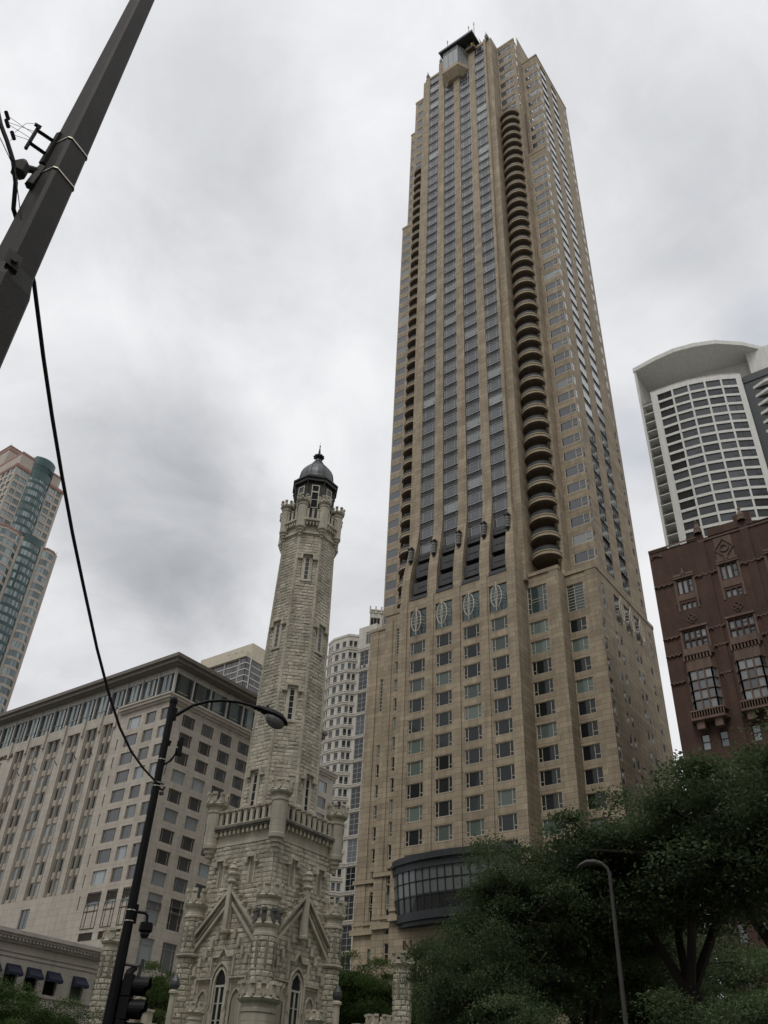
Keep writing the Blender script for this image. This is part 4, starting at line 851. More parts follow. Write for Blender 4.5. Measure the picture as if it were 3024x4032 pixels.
def brick_building():
    X=88.05; T=thing('brick_building','dark red brick building with terracotta trim and bay windows above the trees at right','brick building',(96,10,0)); W=Wins(T); E=FE(X); w=MB(); t=MB()
    bays=[(23.05,0),(17.9,1),(12.7,2),(7.5,3),(2.3,4),(-3,5)]; H=[]
    def mull(c,wd,zb,h,nx,nz,arch=True):
        """stone window group: openings nx by nz"""
        cw=wd/nx
        for i in range(nx):
            for j in range(nz):
                y0=c-wd/2+i*cw+0.07; y1=y0+cw-0.14; z0=zb+j*h/nz+0.06; z1=zb+(j+1)*h/nz-0.14; H.append((y0,y1,z0,z1)); W.add(winproto(round(y1-y0,2),round(z1-z0,2),'half' if (i*7+j*3)%5==0 else 'one','dark_metal_and_gap_shade','brick_glass',0.05,0.2),E,(y0+y1)/2,z0)
    for c,i in bays:
        hi=0.35 if i%2 else 0.0
        mull(c,1.9,54.6+hi,2.0,3,1)
        if i==0: mull(c,2.9,52.5,1.0,5,1)
        else: mull(c,1.9,52.6,1.1,3,1)
        mull(c,2.75 if i else 2.6,47.55,2.35,4,2)
        for s_ in (-1,1):
            H.append((c+s_*0.95-0.42,c+s_*0.95+0.42,36.0,37.7)); W.add(winproto(0.84,1.7,'half','black_paint','brick_glass',0.07,0.15),E,c+s_*0.95,36.0)
            for z in (32.3,28.7,25.1,21.5,17.9,14.3,10.7,7.0): H.append((c+s_*0.95-0.42,c+s_*0.95+0.42,z,z+1.7)); W.add(winproto(0.84,1.7,'half','black_paint','brick_glass',0.07,0.15),E,c+s_*0.95,z)
        # terracotta surrounds
        for a,b,z0,z1,d in ((c-1.25,c+1.25,56.65+hi,56.85+hi,0.2),(c-1.25,c-1.0,52.4,56.7+hi,0.08),(c+1.0,c+1.25,52.4,56.7+hi,0.08),(c-1.2,c+1.2,53.75+hi*.5,54.5+hi,0.06),(c-1.6,c+1.6,50.0,50.25,0.2),(c-1.6,c-1.38,47.4,50.0,0.08),(c+1.38,c+1.6,47.4,50.0,0.08),(c-1.2,c+1.2,57.0+hi,57.3+hi,0.1)): t.fbox(E,a,b,z0,z1,0.002,d)
        t.fbox(E,c-0.12,c+0.12,56.9+hi,57.9+hi,0.002,0.2); t.fbox(E,c-0.22,c+0.22,57.2+hi,57.45+hi,0.003,0.22)
        # quatrefoil
        for a in range(4): 
            ca,sa=math.cos(a*PI/2),math.sin(a*PI/2); t.tube([E(c+0.28*ca+0.27*math.cos(k*PI/5),51.2+0.28*sa+0.27*math.sin(k*PI/5),0.05) for k in range(11)],0.06,4)
        if i%2: # carved panel with diamond
            t.fbox(E,c-1.0,c+1.0,57.5,60.6,0.002,0.08,0.4)
            pts=[E(c,60.3,0.15),E(c+1.05,59.0,0.15),E(c,57.7,0.15),E(c-1.05,59.0,0.15),E(c,60.3,0.15)]; t.tube(pts,0.09,5); t.tube([E(c+0.45*math.cos(k*PI/6),59+0.45*math.sin(k*PI/6),0.14) for k in range(13)],0.1,5)
            for p in pts[:4]: t.lathe([(0.0,-0.15),(0.14,0),(0.0,0.15)],6) if False else None
        # corbelled gallery and canted bay window
        for k in range(9): t.fbox(E,c-1.5+k*0.36,c-1.5+k*0.36+0.17,45.9,46.7,0.4,0.75)
        P=[(X,c+1.75),(X-0.8,c+1.35),(X-0.8,c-1.35),(X,c-1.75)]
        t.prism(P,46.5,47.3,0.6); t.prism([(X,c+1.65),(X-0.65,c+1.3),(X-0.65,c-1.3),(X,c-1.65)],44.7,45.9,0.45)
        bb=MB(); gq=MB()
        Pb=[(X,c+1.6),(X-0.6,c+1.2),(X-0.6,c-1.2),(X,c-1.6)]
        nd_=(1,3,1)
        for (a,b),n in zip(zip(Pb,Pb[1:]),nd_):
            for j in range(n+1): 
                x=a[0]+(b[0]-a[0])*j/n; y=a[1]+(b[1]-a[1])*j/n; bb.box(x-0.06,x+0.06,y-0.08,y+0.08,40.1,44.7)
            for j in range(5): z=40.1+j*1.14; bb.tube([(a[0],a[1],z),(b[0],b[1],z)],0.10,4)
            for j in range(n):
                for q in range(4):
                    p0=(a[0]+(b[0]-a[0])*j/n+0.05,a[1]+(b[1]-a[1])*j/n); p1=(a[0]+(b[0]-a[0])*(j+1)/n+0.05,a[1]+(b[1]-a[1])*(j+1)/n); gq.face([(p0[0],p0[1],40.2+q*1.14),(p1[0],p1[1],40.2+q*1.14),(p1[0],p1[1],41.2+q*1.14),(p0[0],p0[1],41.2+q*1.14)],0.3+0.7*rnd.random())
        bo=bb.build('bay_window','terracotta',T); gq.build('pane','brick_glass',bo)
        k_=MB(); Pc=[(X,c+2.0),(X-1.1,c+1.75),(X-1.1,c-1.75),(X,c-2.0)]; k_.prism(Pc,38.9,39.15); k_.prism([(q[0]*1.0,q[1]) for q in Pc],39.85,40.0,0.9)
        for j in range(13): y=c-1.7+j*0.283; k_.box(X-1.06,X-0.95,y-0.05,y+0.05,39.15,39.85)
        for s_ in (-1,1): k_.box(X-0.85,X,c+s_*0.95-0.4,c+s_*0.95+0.4,38.0,38.9,0.4)
        k_.build('stone_balcony','terracotta',T)
    wall(w,E,-25,26.65,0,61.2,H,0.2)
    # parapet steps
    for a,b,z in ((24.4,26.65,61.6),(21.9,24.4,61.2),(20.0,21.9,61.9),(16.2,19.4,62.2),(14.3,16.2,62.9),(9.5,14.2,61.3),(6,9.5,62),(-3,6,61.5)): w.box(X-0.08,X+0.5,a,b,61.2,z)
    for y in (20.4,15.3,10.1,4.9): w.box(X-0.13,X,y-0.45,y+0.45,0,61.9)
    w.face([(X,26.65,0),(120,26.65,0),(120,26.65,61.2),(X,26.65,61.2)]); w.box(X+0.1,120,-25,26.6,60.9,61.1)
    w.build('wall','red_brick',T)
    for a,b,z in ((20.6,26.65,61.6),(14.3,20.6,60.9),(4,14.3,60.9)): t.box(X-0.14,X-0.082,a,b,z-0.15,z+0.02)
    def rope(z,ys,amp=0.12):
        for y0,y1 in ys: t.tube([(X-0.12 if k%1==0 else X,y0+(y1-y0)*k/12,z+amp*math.sin(k*1.9)) for k in range(13)],0.11,5)
    rope(56.3,[(24.3,26.6),(19.2,21.8),(14,16.6),(9,11.4)]); rope(49.4,[(24.7,26.6),(19.6,21.4),(14.4,16.2)]); rope(47.2,[(24.8,26.6),(19.7,21.2),(14.5,16.1)]); rope(43.9,[(25.0,26.6),(19.9,21.2),(14.6,16.0)])
    t.tube([(X-0.1,25.8+0.6*math.cos(a),60.3+0.35*math.sin(a)) for a in [PI*k/8 for k in range(9)]],0.12,5)
    t.build('terracotta_trim','terracotta',T)
    for y in (20.4,15.3,10.1): 
        f=MB(); f.lathe([(0.5,61.9),(0.5,62.2),(0.42,62.3),(0.45,62.6),(0.3,63.0),(0.12,63.4),(0.2,63.6),(0.0,63.9)],8,(X-0.1,y)); f.build('finial','terracotta',T)
    W.finish(100)
brick_building()
def civic():
    Y=85.0; T=thing('civic_building','low pale stone building with dark blue awnings in front of the hotel','civic building',(58,95,0)); w=MB(); N=FN(Y); aw=[57.0,59.35,62.6,54.6,65.4,52.2,49.8]
    wall(w,N,20,66,0,17.2,[(c-0.75,c+0.75,12.4,14.4) for c in aw]+[(c-0.75,c+0.75,3,6) for c in aw],0.4); w.face([(66,Y,0),(66,106,0),(66,106,17.2),(66,Y,17.2)]); w.box(20,66,Y+0.05,106,16.9,17.1); w.build('wall','pale_civic_stone',T)
    c=MB()
    for z0,z1,d in ((17.0,17.35,0.9),(16.75,17.0,0.7),(16.5,16.75,0.5),(16.3,16.5,0.3),(15.5,15.65,0.12),(15.1,15.2,0.1),(12.1,12.3,0.2)): c.fbox(N,20,66+d,z0,z1,0.002,d)
    for k in range(110): c.fbox(N,20+k*0.42,20.2+k*0.42,16.52,16.72,0.5,0.66)
    c.build('cornice','pale_civic_stone',T)
    for q in aw: g=MB(); g.face([N(q-0.75,12.4,-0.35),N(q+0.75,12.4,-0.35),N(q+0.75,14.4,-0.35),N(q-0.75,14.4,-0.35)],0.1); g.build('pane','base_glass',T)
    for q in aw:
        a=MB(); x0,x1=q-0.8,q+0.8; A=[N(x0,14.5,0.05),N(x1,14.5,0.05),N(x1,13.75,0.9),N(x0,13.75,0.9)]; a.face(A); a.face([N(x0,13.75,0.9),N(x1,13.75,0.9),N(x1,13.5,0.9),N(x0,13.5,0.9)]); a.face([N(x0,14.5,0.05),N(x0,13.75,0.9),N(x0,13.5,0.9),N(x0,13.5,0.05)]); a.face([N(x1,14.5,0.05),N(x1,13.75,0.9),N(x1,13.5,0.9),N(x1,13.5,0.05)]); a.build('awning','awning_cloth',T)
civic()

# =====================================================================  STONE WATER TOWER (local frame at its foot)
WT=(45.66,43.41)
def rock(mb,mo,P,srange,z0,z1,ch=0.36,bl=0.8,holes=(),bulge=0.10,sd=0):
    """rock-faced ashlar laid in courses. P(s,z,d) places a point; srange(z) gives the width of the wall at z"""
    rn=random.Random(sd); n=max(1,round((z1-z0)/ch)); h=(z1-z0)/n
    zz=[z0+h*k for k in range(n+1)]
    for k in range(n):
        a0,b0=srange(zz[k]); a1,b1=srange(zz[k+1]); 
        if b0-a0<0.05 and b1-a1<0.05: continue
        mo.face([P(a0,zz[k],0),P(b0,zz[k],0),P(b1,zz[k+1],0),P(a1,zz[k+1],0)])
        a=min(a0,a1); b=max(b0,b1); s=a; a_=max(a0,a1); b_=min(b0,b1); s=a_; cuts=[a_]
        first=True
        while s<b_-0.12:
            w=bl*rn.uniform(0.55,1.35)*(0.5 if first and k%2 else 1); first=False
            if b_-(s+w)<0.25: w=b_-s
            e=s+w
            lo,hi=zz[k],zz[k+1]; zm=(lo+hi)/2
            ok=[(s,e)]
            for (h0,h1,g0,g1) in holes:
                if g0<zm<g1:
                    nk=[]
                    for (u,v) in ok:
                        if h1<=u or h0>=v: nk.append((u,v))
                        else:
                            if h0-u>0.06: nk.append((u,h0))
                            if v-h1>0.06: nk.append((h1,v))
                    ok=nk
            for (u,v) in ok:
                t=rn.random(); g=0.018; B=bulge*rn.uniform(0.45,1.25)
                u2,v2,l2,h2=u+g,v-g,lo+g,hi-g; iu=min(0.07,(v2-u2)*0.3); il=(h2-l2)*0.28
                o=[P(u2,l2,0.015),P(v2,l2,0.015),P(v2,h2,0.015),P(u2,h2,0.015)]
                j=lambda: rn.uniform(-0.03,0.03)
                m=(u2+v2)/2+rn.uniform(-0.2,0.2)*(v2-u2)
                i0,i1,i2=P(u2+iu,l2+il+j(),B*rn.uniform(.5,1)),P(m,l2+il+j(),B*rn.uniform(.5,1.2)),P(v2-iu,l2+il+j(),B*rn.uniform(.5,1))
                i3,i4,i5=P(v2-iu,h2-il*0.7+j(),B*rn.uniform(.5,1.1)),P(m,h2-il*0.7+j(),B*rn.uniform(.6,1.2)),P(u2+iu,h2-il*0.7+j(),B*rn.uniform(.5,1.1))
                bm,tm=P(m,l2,0.015),P(m,h2,0.015)
                for q in ([o[0],bm,i1,i0],[bm,o[1],i2,i1],[o[1],o[2],i3,i2],[o[2],tm,i4,i3],[tm,o[3],i5,i4],[o[3],o[0],i0,i5],[i0,i1,i4,i5],[i1,i2,i3,i4]): mb.face(q,t)
            s=e
def turret(par,c,r,zb,zr,zc,zt,rc,bulb=True,slots=None,rocky=False,n=8,cm='dressed_stone',name='turret',dark=False,seed=1):
    """corbelled round turret with a battlemented crown"""
    m=MB(); mo=MB()
    if bulb:
        hh=zr-zb; pr=[(0.0,zb),(r*0.3,zb+0.06*hh),(r*0.35,zb+0.2*hh),(r*0.3,zb+0.26*hh),(r*0.55,zb+0.3*hh),(r*0.58,zb+0.42*hh),(r*0.52,zb+0.46*hh),(r*0.78,zb+0.52*hh),(r*0.8,zb+0.64*hh),(r*0.74,zb+0.68*hh),(r*1.04,zb+0.76*hh),(r*1.06,zb+0.95*hh),(r,zr)]
        m.lathe(pr,14,c)
    zs=[zr if bulb else zb,zc]
    if rocky:
        rock(m,mo,lambda s,z,d:(c[0]+(r+d)*math.cos(s/r),c[1]+(r+d)*math.sin(s/r),z),lambda z:(0,2*PI*r),zs[0],zs[1],0.31,0.5,(),0.05,seed)
    else:
        k=max(1,round((zs[1]-zs[0])/0.4)); h=(zs[1]-zs[0])/k
        for i in range(k): m.lathe([(r*1.0,zs[0]+i*h),(r*1.0,zs[0]+(i+1)*h-0.03),(r*0.975,zs[0]+(i+1)*h-0.015),(r,zs[0]+(i+1)*h)],16,c,0.1,0.35+0.3*random.Random(i+seed).random())
    hc=zt-zc
    m.lathe([(r,zc),(r+0.05,zc+0.02),(r+0.05,zc+0.12*hc),(r,zc+0.14*hc),(r,zc+0.3*hc),(rc*0.97,zc+0.36*hc),(rc*1.04,zc+0.44*hc),(rc*0.95,zc+0.5*hc),(rc*0.93,zc+0.62*hc),(rc*0.8,zc+0.62*hc)],16,c)
    m.face([(c[0]+rc*0.8*math.cos(a),c[1]+rc*0.8*math.sin(a),zc+0.62*hc) for a in [2*PI*k/16 for k in range(16)]])
    if slots:
        for a in [2*PI*k/8+0.2 for k in range(8)]:
            ca,sa=math.cos(a),math.sin(a); u=(-sa,ca); w=0.09; R_=r+0.09
            mo.face([(c[0]+R_*ca-u[0]*w,c[1]+R_*sa-u[1]*w,slots[0]),(c[0]+R_*ca+u[0]*w,c[1]+R_*sa+u[1]*w,slots[0]),(c[0]+R_*ca+u[0]*w,c[1]+R_*sa+u[1]*w,slots[1]),(c[0]+R_*ca-u[0]*w,c[1]+R_*sa-u[1]*w,slots[1])],0.05)
    o=m.build(name,'rock_face' if rocky else cm,par)
    if mo.f: mo.build('joints','mortar',o)
    b=MB()
    for k in range(n):
        a=2*PI*(k+0.5)/n+0.1; hw=PI/n*0.47; z0,z1=zc+0.56*hc,zt
        A=[(c[0]+q*math.cos(t),c[1]+q*math.sin(t)) for q,t in ((rc*1.02,a-hw),(rc*1.02,a),(rc*1.02,a+hw),(rc*0.76,a+hw),(rc*0.76,a-hw))]
        b.prism(A,z0,z1-0.12*hc,0.6 if k%2 else 0.4)
        A=[(c[0]+q*math.cos(t),c[1]+q*math.sin(t)) for q,t in ((rc*1.12,a-hw*1.1),(rc*1.12,a),(rc*1.12,a+hw*1.1),(rc*0.70,a+hw*1.1),(rc*0.70,a-hw*1.1))]
        zt_=z1; b.prism(A,z1-0.12*hc,z1,0.7)
        b.prism([(c[0]+q*math.cos(t),c[1]+q*math.sin(t)) for q,t in ((rc*1.1,a-hw*0.5),(rc*1.1,a+hw*0.5),(rc*0.95,a+hw*0.5),(rc*0.95,a-hw*0.5))],zc+0.46*hc,z0,0.35)
    b.build('battlement',cm,o); return o
def hood(mb,F,c,w,zt,drop=0.35,t=0.12,d=0.16,ear=0.22):
    a,b=c-w/2,c+w/2
    mb.fbox(F,a-t,b+t,zt,zt+t,0.0,d,0.6); mb.fbox(F,a-t,a,zt-drop,zt,0.0,d,0.5); mb.fbox(F,b,b+t,zt-drop,zt,0,d,0.5); mb.fbox(F,a-t-ear,a-t,zt-drop,zt-drop+t,0,d,0.5); mb.fbox(F,b+t,b+t+ear,zt-drop,zt-drop+t,0,d,0.5)
    mb.fbox(F,a,a+0.09,zt-drop-0.6,zt,-0.1,0.03); mb.fbox(F,b-0.09,b,zt-drop-0.6,zt,-0.1,0.03)
def water_tower():
    T=thing('stone_water_tower','old castellated pale limestone tower with octagonal shaft and dark domed lantern','water tower',(WT[0],WT[1],0),local=True)
    # ---- octagonal shaft
    def ap(z): return 2.18+(2.62-2.18)*(43.0-z)/22.0
    sh=MB(); mo=MB(); hd=MB(); gl=MB(); fr=MB(); ql=MB()
    k8=math.tan(PI/8)
    for i in range(8):
        an=PI/4*i; ca,sa=math.cos(an),math.sin(an)
        def P(s,z,d,ca=ca,sa=sa): a=ap(z)+d; return (a*ca-s*sa,a*sa+s*ca,z)
        vis={5:[(39.2,41.4),(26.8,29.3)],4:[(33.0,35.1),(19.6,22.8)],6:[(33.0,35.1),(19.6,22.8)]}.get(i,[])
        holes=[(-0.42,0.42,a-0.15,b+0.12) for a,b in vis]
        rock(sh,mo,P,lambda z:(-ap(z)*k8+0.1,ap(z)*k8-0.1),17.5,43.6,0.29,0.62,holes,0.052,i+3)
        for a,b in vis:
            sm=MB(); 
            hood(sm,P,0,0.84,b+0.12,0.46,0.16,0.27,0.24)
            sm.fbox(P,-0.42,-0.2,a-0.15,b+0.12,-0.02,0.05,0.6); sm.fbox(P,0.2,0.42,a-0.15,b+0.12,-0.02,0.05,0.6); sm.fbox(P,-0.46,0.46,a-0.3,a-0.12,0,0.12,0.6); sm.fbox(P,-0.2,0.2,b-0.08,b+0.12,-0.02,0.05,0.5)
            so_=sm.build('window_surround','dressed_stone',T)
            g=MB(); g.face([P(-0.2,a-0.1,0.02),P(0.2,a-0.1,0.02),P(0.2,b-0.08,0.02),P(-0.2,b-0.08,0.02)],0.05); g.build('pane','tower_window_glass',so_)
            f=MB(); 
            for s0,s1 in ((-0.2,-0.15),(0.15,0.2)): f.fbox(P,s0,s1,a-0.1,b-0.08,0.021,0.05)
            for q in range(6): z=a-0.1+q*(b-a)/5.2; f.fbox(P,-0.15,0.15,z,z+0.04,0.021,0.05)
            f.build('window_frame','white_wood',so_)
        # corner quoins
        q=an+PI/8; z=17.5; rr=random.Random(i)
        while z<43.6:
            h=rr.choice((0.5,0.62,0.75)); R_=ap(z+h/2)/math.cos(PI/8)-0.02; x,y=R_*math.cos(q),R_*math.sin(q); ql.lathe([(0.11,z+0.01),(0.125,z+0.03),(0.125,z+h-0.03),(0.11,z+h-0.01)],7,(x,y),q,rr.random()); z+=h
    sho=sh.build('shaft','rock_face',T); mo.build('joints','mortar',sho); ql.build('quoins','dressed_stone',sho)
    # ---- gallery at the top of the shaft
    g=MB()
    def oct_(a): return [(a/math.cos(PI/8)*math.cos(PI/8+PI/4*k),a/math.cos(PI/8)*math.sin(PI/8+PI/4*k)) for k in range(8)]
    for a,z0,z1,tn in ((2.22,43.6,43.75,0.6),(2.35,43.75,43.95,0.6),(2.24,43.95,44.5,0.4),(2.5,44.85,44.98,0.4),(2.62,44.98,45.15,0.3)): g.prism(oct_(a),z0,z1,tn)
    g.prism(oct_(2.26),44.5,44.85,0.3)
    bal=MB()
    for i in range(8):
        an=PI/4*i; ca,sa=math.cos(an),math.sin(an); P=lambda s,z,d:((2.45+d)*ca-s*sa,(2.45+d)*sa+s*ca,z)
        for s in (-0.42,-0.14,0.14,0.42): g.fbox(P,s-0.07,s+0.07,44.55,44.85,-0.2,0.08,0.5)
        for s in (-0.44,0,0.44): bal.fbox(P,s-0.1,s+0.1,45.15,46.15,-0.12,0.06,0.6); bal.fbox(P,s-0.13,s+0.13,46.15,46.25,-0.15,0.09,0.7)
        bal.fbox(P,-0.8,0.8,45.15,45.3,-0.1,0.05,0.5); bk=MB(); bk.fbox(P,-0.8,0.8,45.3,45.95,-0.09,-0.05,0.1); bk.build('balustrade_gap_shade','dark_metal_and_gap_shade',T)  # bk: dark sheet painting in the shade seen through the gallery gaps
    g.build('gallery_cornice','dressed_stone',T); bal.build('gallery_balustrade','dressed_stone',T)
    for k in range(8):
        q=PI/8+PI/4*k; turret(T,(2.45*math.cos(q),2.45*math.sin(q)),0.42,43.4,44.5,46.6,47.6,0.58,seed=k+1)
    # ---- lantern, dome and spire
    l=MB(); l.prism(oct_(1.72),45.1,49.9,0.5); l.prism(oct_(1.95),49.9,50.25,0.4); l.prism(oct_(2.05),50.25,50.4,0.5); l.prism(oct_(1.8),50.4,50.7,0.5)
    for k in range(8):
        q=PI/8+PI/4*k; l.tube([(1.88*math.cos(q),1.88*math.sin(q),45.2),(1.88*math.cos(q),1.88*math.sin(q),49.9)],0.09,5)
        l.tube([(1.88*math.cos(q),1.88*math.sin(q),49.2),(2.1*math.cos(q),2.1*math.sin(q),50.0)],0.07,4)
    lo=l.build('lantern','lantern_metal',T)
    for i in range(8):
        an=PI/4*i; ca,sa=math.cos(an),math.sin(an); P=lambda s,z,d:((1.72+d)*ca-s*sa,(1.72+d)*sa+s*ca,z)
        f=MB()
        for a,b,c,d in ((-0.36,-0.27,46.9,49.5),(0.27,0.36,46.9,49.5),(-0.27,0.27,46.9,47.0),(-0.27,0.27,48.65,48.8),(-0.27,0.27,49.4,49.5),(-0.27,0.27,47.8,47.86)): f.fbox(P,a,b,c,d,0.002,0.07)
        fo=f.build('window_frame','white_wood',lo); g=MB(); g.face([P(-0.27,47.0,0.01),P(0.27,47.0,0.01),P(0.27,49.4,0.01),P(-0.27,49.4,0.01)],0.1 if i%3 else 0.95); g.build('pane','tower_window_glass',fo)
    d=MB(); d.lathe([(1.82,50.65),(1.8,50.85),(1.66,51.0),(1.64,51.35),(1.55,51.8),(1.36,52.25),(1.05,52.7),(0.72,53.05),(0.5,53.3),(0.44,53.5),(0.42,53.55),(0.34,53.75),(0.24,54.0),(0.22,54.1)],24,smooth=True)
    for k in range(8):
        q=PI/8+PI/4*k; d.tube([(r_*math.cos(q),r_*math.sin(q),z) for r_,z in ((1.66,51.0),(1.65,51.35),(1.56,51.8),(1.37,52.25),(1.06,52.7),(0.73,53.05),(0.46,53.45))],0.035,5)
    d.lathe([(0.46,53.4),(0.5,53.48),(0.44,53.56)],16); d.build('dome','lead_grey',T)
    s=MB(); s.lathe([(0.2,54.05),(0.42,54.12),(0.48,54.25),(0.42,54.38),(0.18,54.5),(0.13,54.6),(0.1,55.0),(0.03,55.55),(0.07,55.6),(0.07,55.7),(0.0,55.76)],12)
    for k in range(10):
        q=2*PI*k/10; s.lathe([(0.0,54.12),(0.09,54.2),(0.09,54.3),(0.0,54.38)],5,(0.46*math.cos(q),0.46*math.sin(q)))
    s.tube([(0,0,55.7),(0,0,56.2)],0.012,4); s.build('spire','lantern_metal',T)
    # ---- square middle stage
    A=2.93; u=MB(); mo=MB()
    faces=[(-1,0),(0,-1),(1,0),(0,1)]
    def PF(nx,ny,a,bat=0.0,zt=18.0):
        def P(s,z,d):
            r=a+d+bat*(zt-z)
            return (nx*r-ny*s,ny*r+nx*s,z)
        return P
    # local s runs so that +s points away from the corner facing the avenue on both visible sides
    hoods=[]
    for nx,ny in faces:
        P=PF(nx,ny,A,0.02); sg=-1 if (nx,ny)==(-1,0) else 1       # sign towards the far end
        wins=[(sg*(-A+2*A*0.31),True),(sg*(-A+2*A*0.79),False)]
        holes=[(c-0.3,c+0.3,15.1,16.75) for c,_ in wins]
        rock(u,mo,P,lambda z:(-A-0.02*(18-z),A+0.02*(18-z)),10.0,17.75,0.30,0.65,holes,0.06,int(nx*3+ny+20))
        for c,real in wins:
            sm=MB(); hood(sm,P,c,0.62,16.75,0.38,0.13,0.27,0.2); sm.fbox(P,c-0.3,c-0.16,15.1,16.75,-0.04,0.04,0.6); sm.fbox(P,c+0.16,c+0.3,15.1,16.75,-0.04,0.04,0.6); sm.fbox(P,c-0.16,c+0.16,16.6,16.75,-0.04,0.04)
            so_=sm.build('window_surround','dressed_stone',T); g=MB(); g.face([P(c-0.16,15.1,-0.03),P(c+0.16,15.1,-0.03),P(c+0.16,16.6,-0.03),P(c-0.16,16.6,-0.03)],0.05)
            if real: 
                g.build('pane','tower_window_glass',so_); f=MB(); [f.fbox(P,c-0.16,c+0.16,15.1+q*0.37,15.14+q*0.37,-0.029,0.0) for q in range(5)]; f.build('window_frame','white_wood',so_)
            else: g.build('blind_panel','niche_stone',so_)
    uo=u.build('middle_stage','rock_face',T); mo.build('joints','mortar',uo)
    c=MB(); bl=MB(); fz=MB()
    for a,z0,z1,tn in ((A+0.08,17.75,17.9,0.7),(A+0.02,17.9,18.5,0.6),(A+0.03,18.5,18.75,0.4)): fz.box(-a,a,-a,a,z0,z1,tn)
    for a,z0,z1,tn in ((A+0.35,18.75,18.88,0.3),(A+0.45,18.88,19.05,0.2)): c.box(-a,a,-a,a,z0,z1,tn)
    for nx,ny in faces:
        P=PF(nx,ny,A)
        for k in range(13): s=-2.5+k*5/12; fz.fbox(P,s-0.1,s+0.1,18.45,18.74,0.03,0.28,0.6)
        bl=MB()
        for k in range(9): s=-2.3+k*4.6/8; bl.fbox(P,s-0.13,s+0.13,19.05,20.05,0.0,0.26,0.6); bl.face([P(s-0.22,20.05,-0.1),P(s+0.22,20.05,-0.1),P(s,20.3,0.1)]); bl.fbox(P,s-0.2,s+0.2,20.05,20.13,-0.08,0.34,0.75)
        bk=MB(); bk.fbox(P,-2.7,2.7,19.05,19.9,0.06,0.10,0.1); bl.fbox(P,-2.6,2.6,19.052,19.16,-0.02,0.3,0.6); bo_=bl.build('balustrade','dressed_stone',T); bk.build('balustrade_gap_shade','dark_metal_and_gap_shade',bo_)  # bk: dark strip added as the darkness between the open piers
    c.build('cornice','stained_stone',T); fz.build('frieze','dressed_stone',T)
    D1=4.25/math.sqrt(2)
    for sx,sy in ((-1,-1),(-1,1),(1,-1),(1,1)): turret(T,(sx*D1*1.02,sy*D1*1.02),0.53,16.75,18.0,20.1,21.5,0.76,seed=5+sx+2*sy)
    # ---- lower stage with gables
    B=3.22; u=MB(); mo=MB(); gb=MB(); nm=0
    for nx,ny in faces:
        P=PF(nx,ny,B)
        def sr(z): return (-B,B) if z<=11.8 else (-(B-0.15)*max(0,(14.55-z)/2.75),(B-0.15)*max(0,(14.55-z)/2.75))
        holes=[(-0.72,0.72,2.0,10.35),(-2.05,-0.85,2.0,9.3),(0.85,2.05,2.0,9.3)]
        rock(u,mo,P,sr,0.0,14.5,0.30,0.65,holes,0.058,int(nx*5+ny*2+40))
        sm=MB()
        for s0 in (-1,1):   # stepped recess blocks under the gable
            for k in range(5): sm.fbox(P,s0*(0.75+k*0.42)-0.1,s0*(0.75+k*0.42)+0.1,11.8-k*0.5,12.3-k*0.5,0.05,0.22,0.5)
        # gable copings with crockets
        for s0 in (-1,1):
            x0,z0,x1,z1=s0*0.1,14.75,s0*(B-0.1),11.85
            for off,wd,dd,tn in ((0.0,0.16,0.42,0.6),(-0.34,0.12,0.22,0.5),(-0.75,0.2,0.26,0.6)):
                dz=off; a=[(x0,z0+dz),(x1,z1+dz),(x1,z1+dz-wd*1.3),(x0,z0+dz-wd*1.3)]
                if off<-0.3: a=[(x0+s0*0.1,z0+dz),(x1-s0*0.05,z1+dz+0.0),(x1-s0*0.05,z1+dz-wd*1.3),(x0+s0*0.1,z0+dz-wd*1.3)]
                q=[P(p_[0],p_[1],dd) for p_ in a]; r_=[P(p_[0],p_[1],0.0) for p_ in a]; gb.face(q,tn)
                for e in range(4): gb.face([q[e],q[(e+1)%4],r_[(e+1)%4],r_[e]],tn*0.6)
            for k in range(6):
                t=(k+0.7)/6.4; x=x0+(x1-x0)*t; z=z0+(z1-z0)*t; gb.fbox(P,x-0.07,x+0.07,z,z+0.30,0.12,0.30,0.45); gb.fbox(P,x-0.16,x+0.16,z+0.26,z+0.36,0.05,0.42,0.65)
        pn=MB(); pn.fbox(P,-0.17,0.17,12.2,15.2,0.1,0.48,0.6)
        cx,cy=P(0,0,0.3)[:2]
        pn.lathe([(0.0,11.75),(0.14,11.85),(0.17,12.0),(0.3,12.1),(0.32,12.25),(0.2,12.3)],8,(cx,cy),PI/8); pn.lathe([(0.28,15.1),(0.33,15.2),(0.26,15.3),(0.26,15.55),(0.36,15.62),(0.36,15.72),(0.24,15.8),(0.24,15.95),(0.33,16.0),(0.2,16.15),(0.1,16.25),(0.14,16.35),(0.0,16.5)],8,(cx,cy),PI/8)
        pn.build('pinnacle','dressed_stone',T)
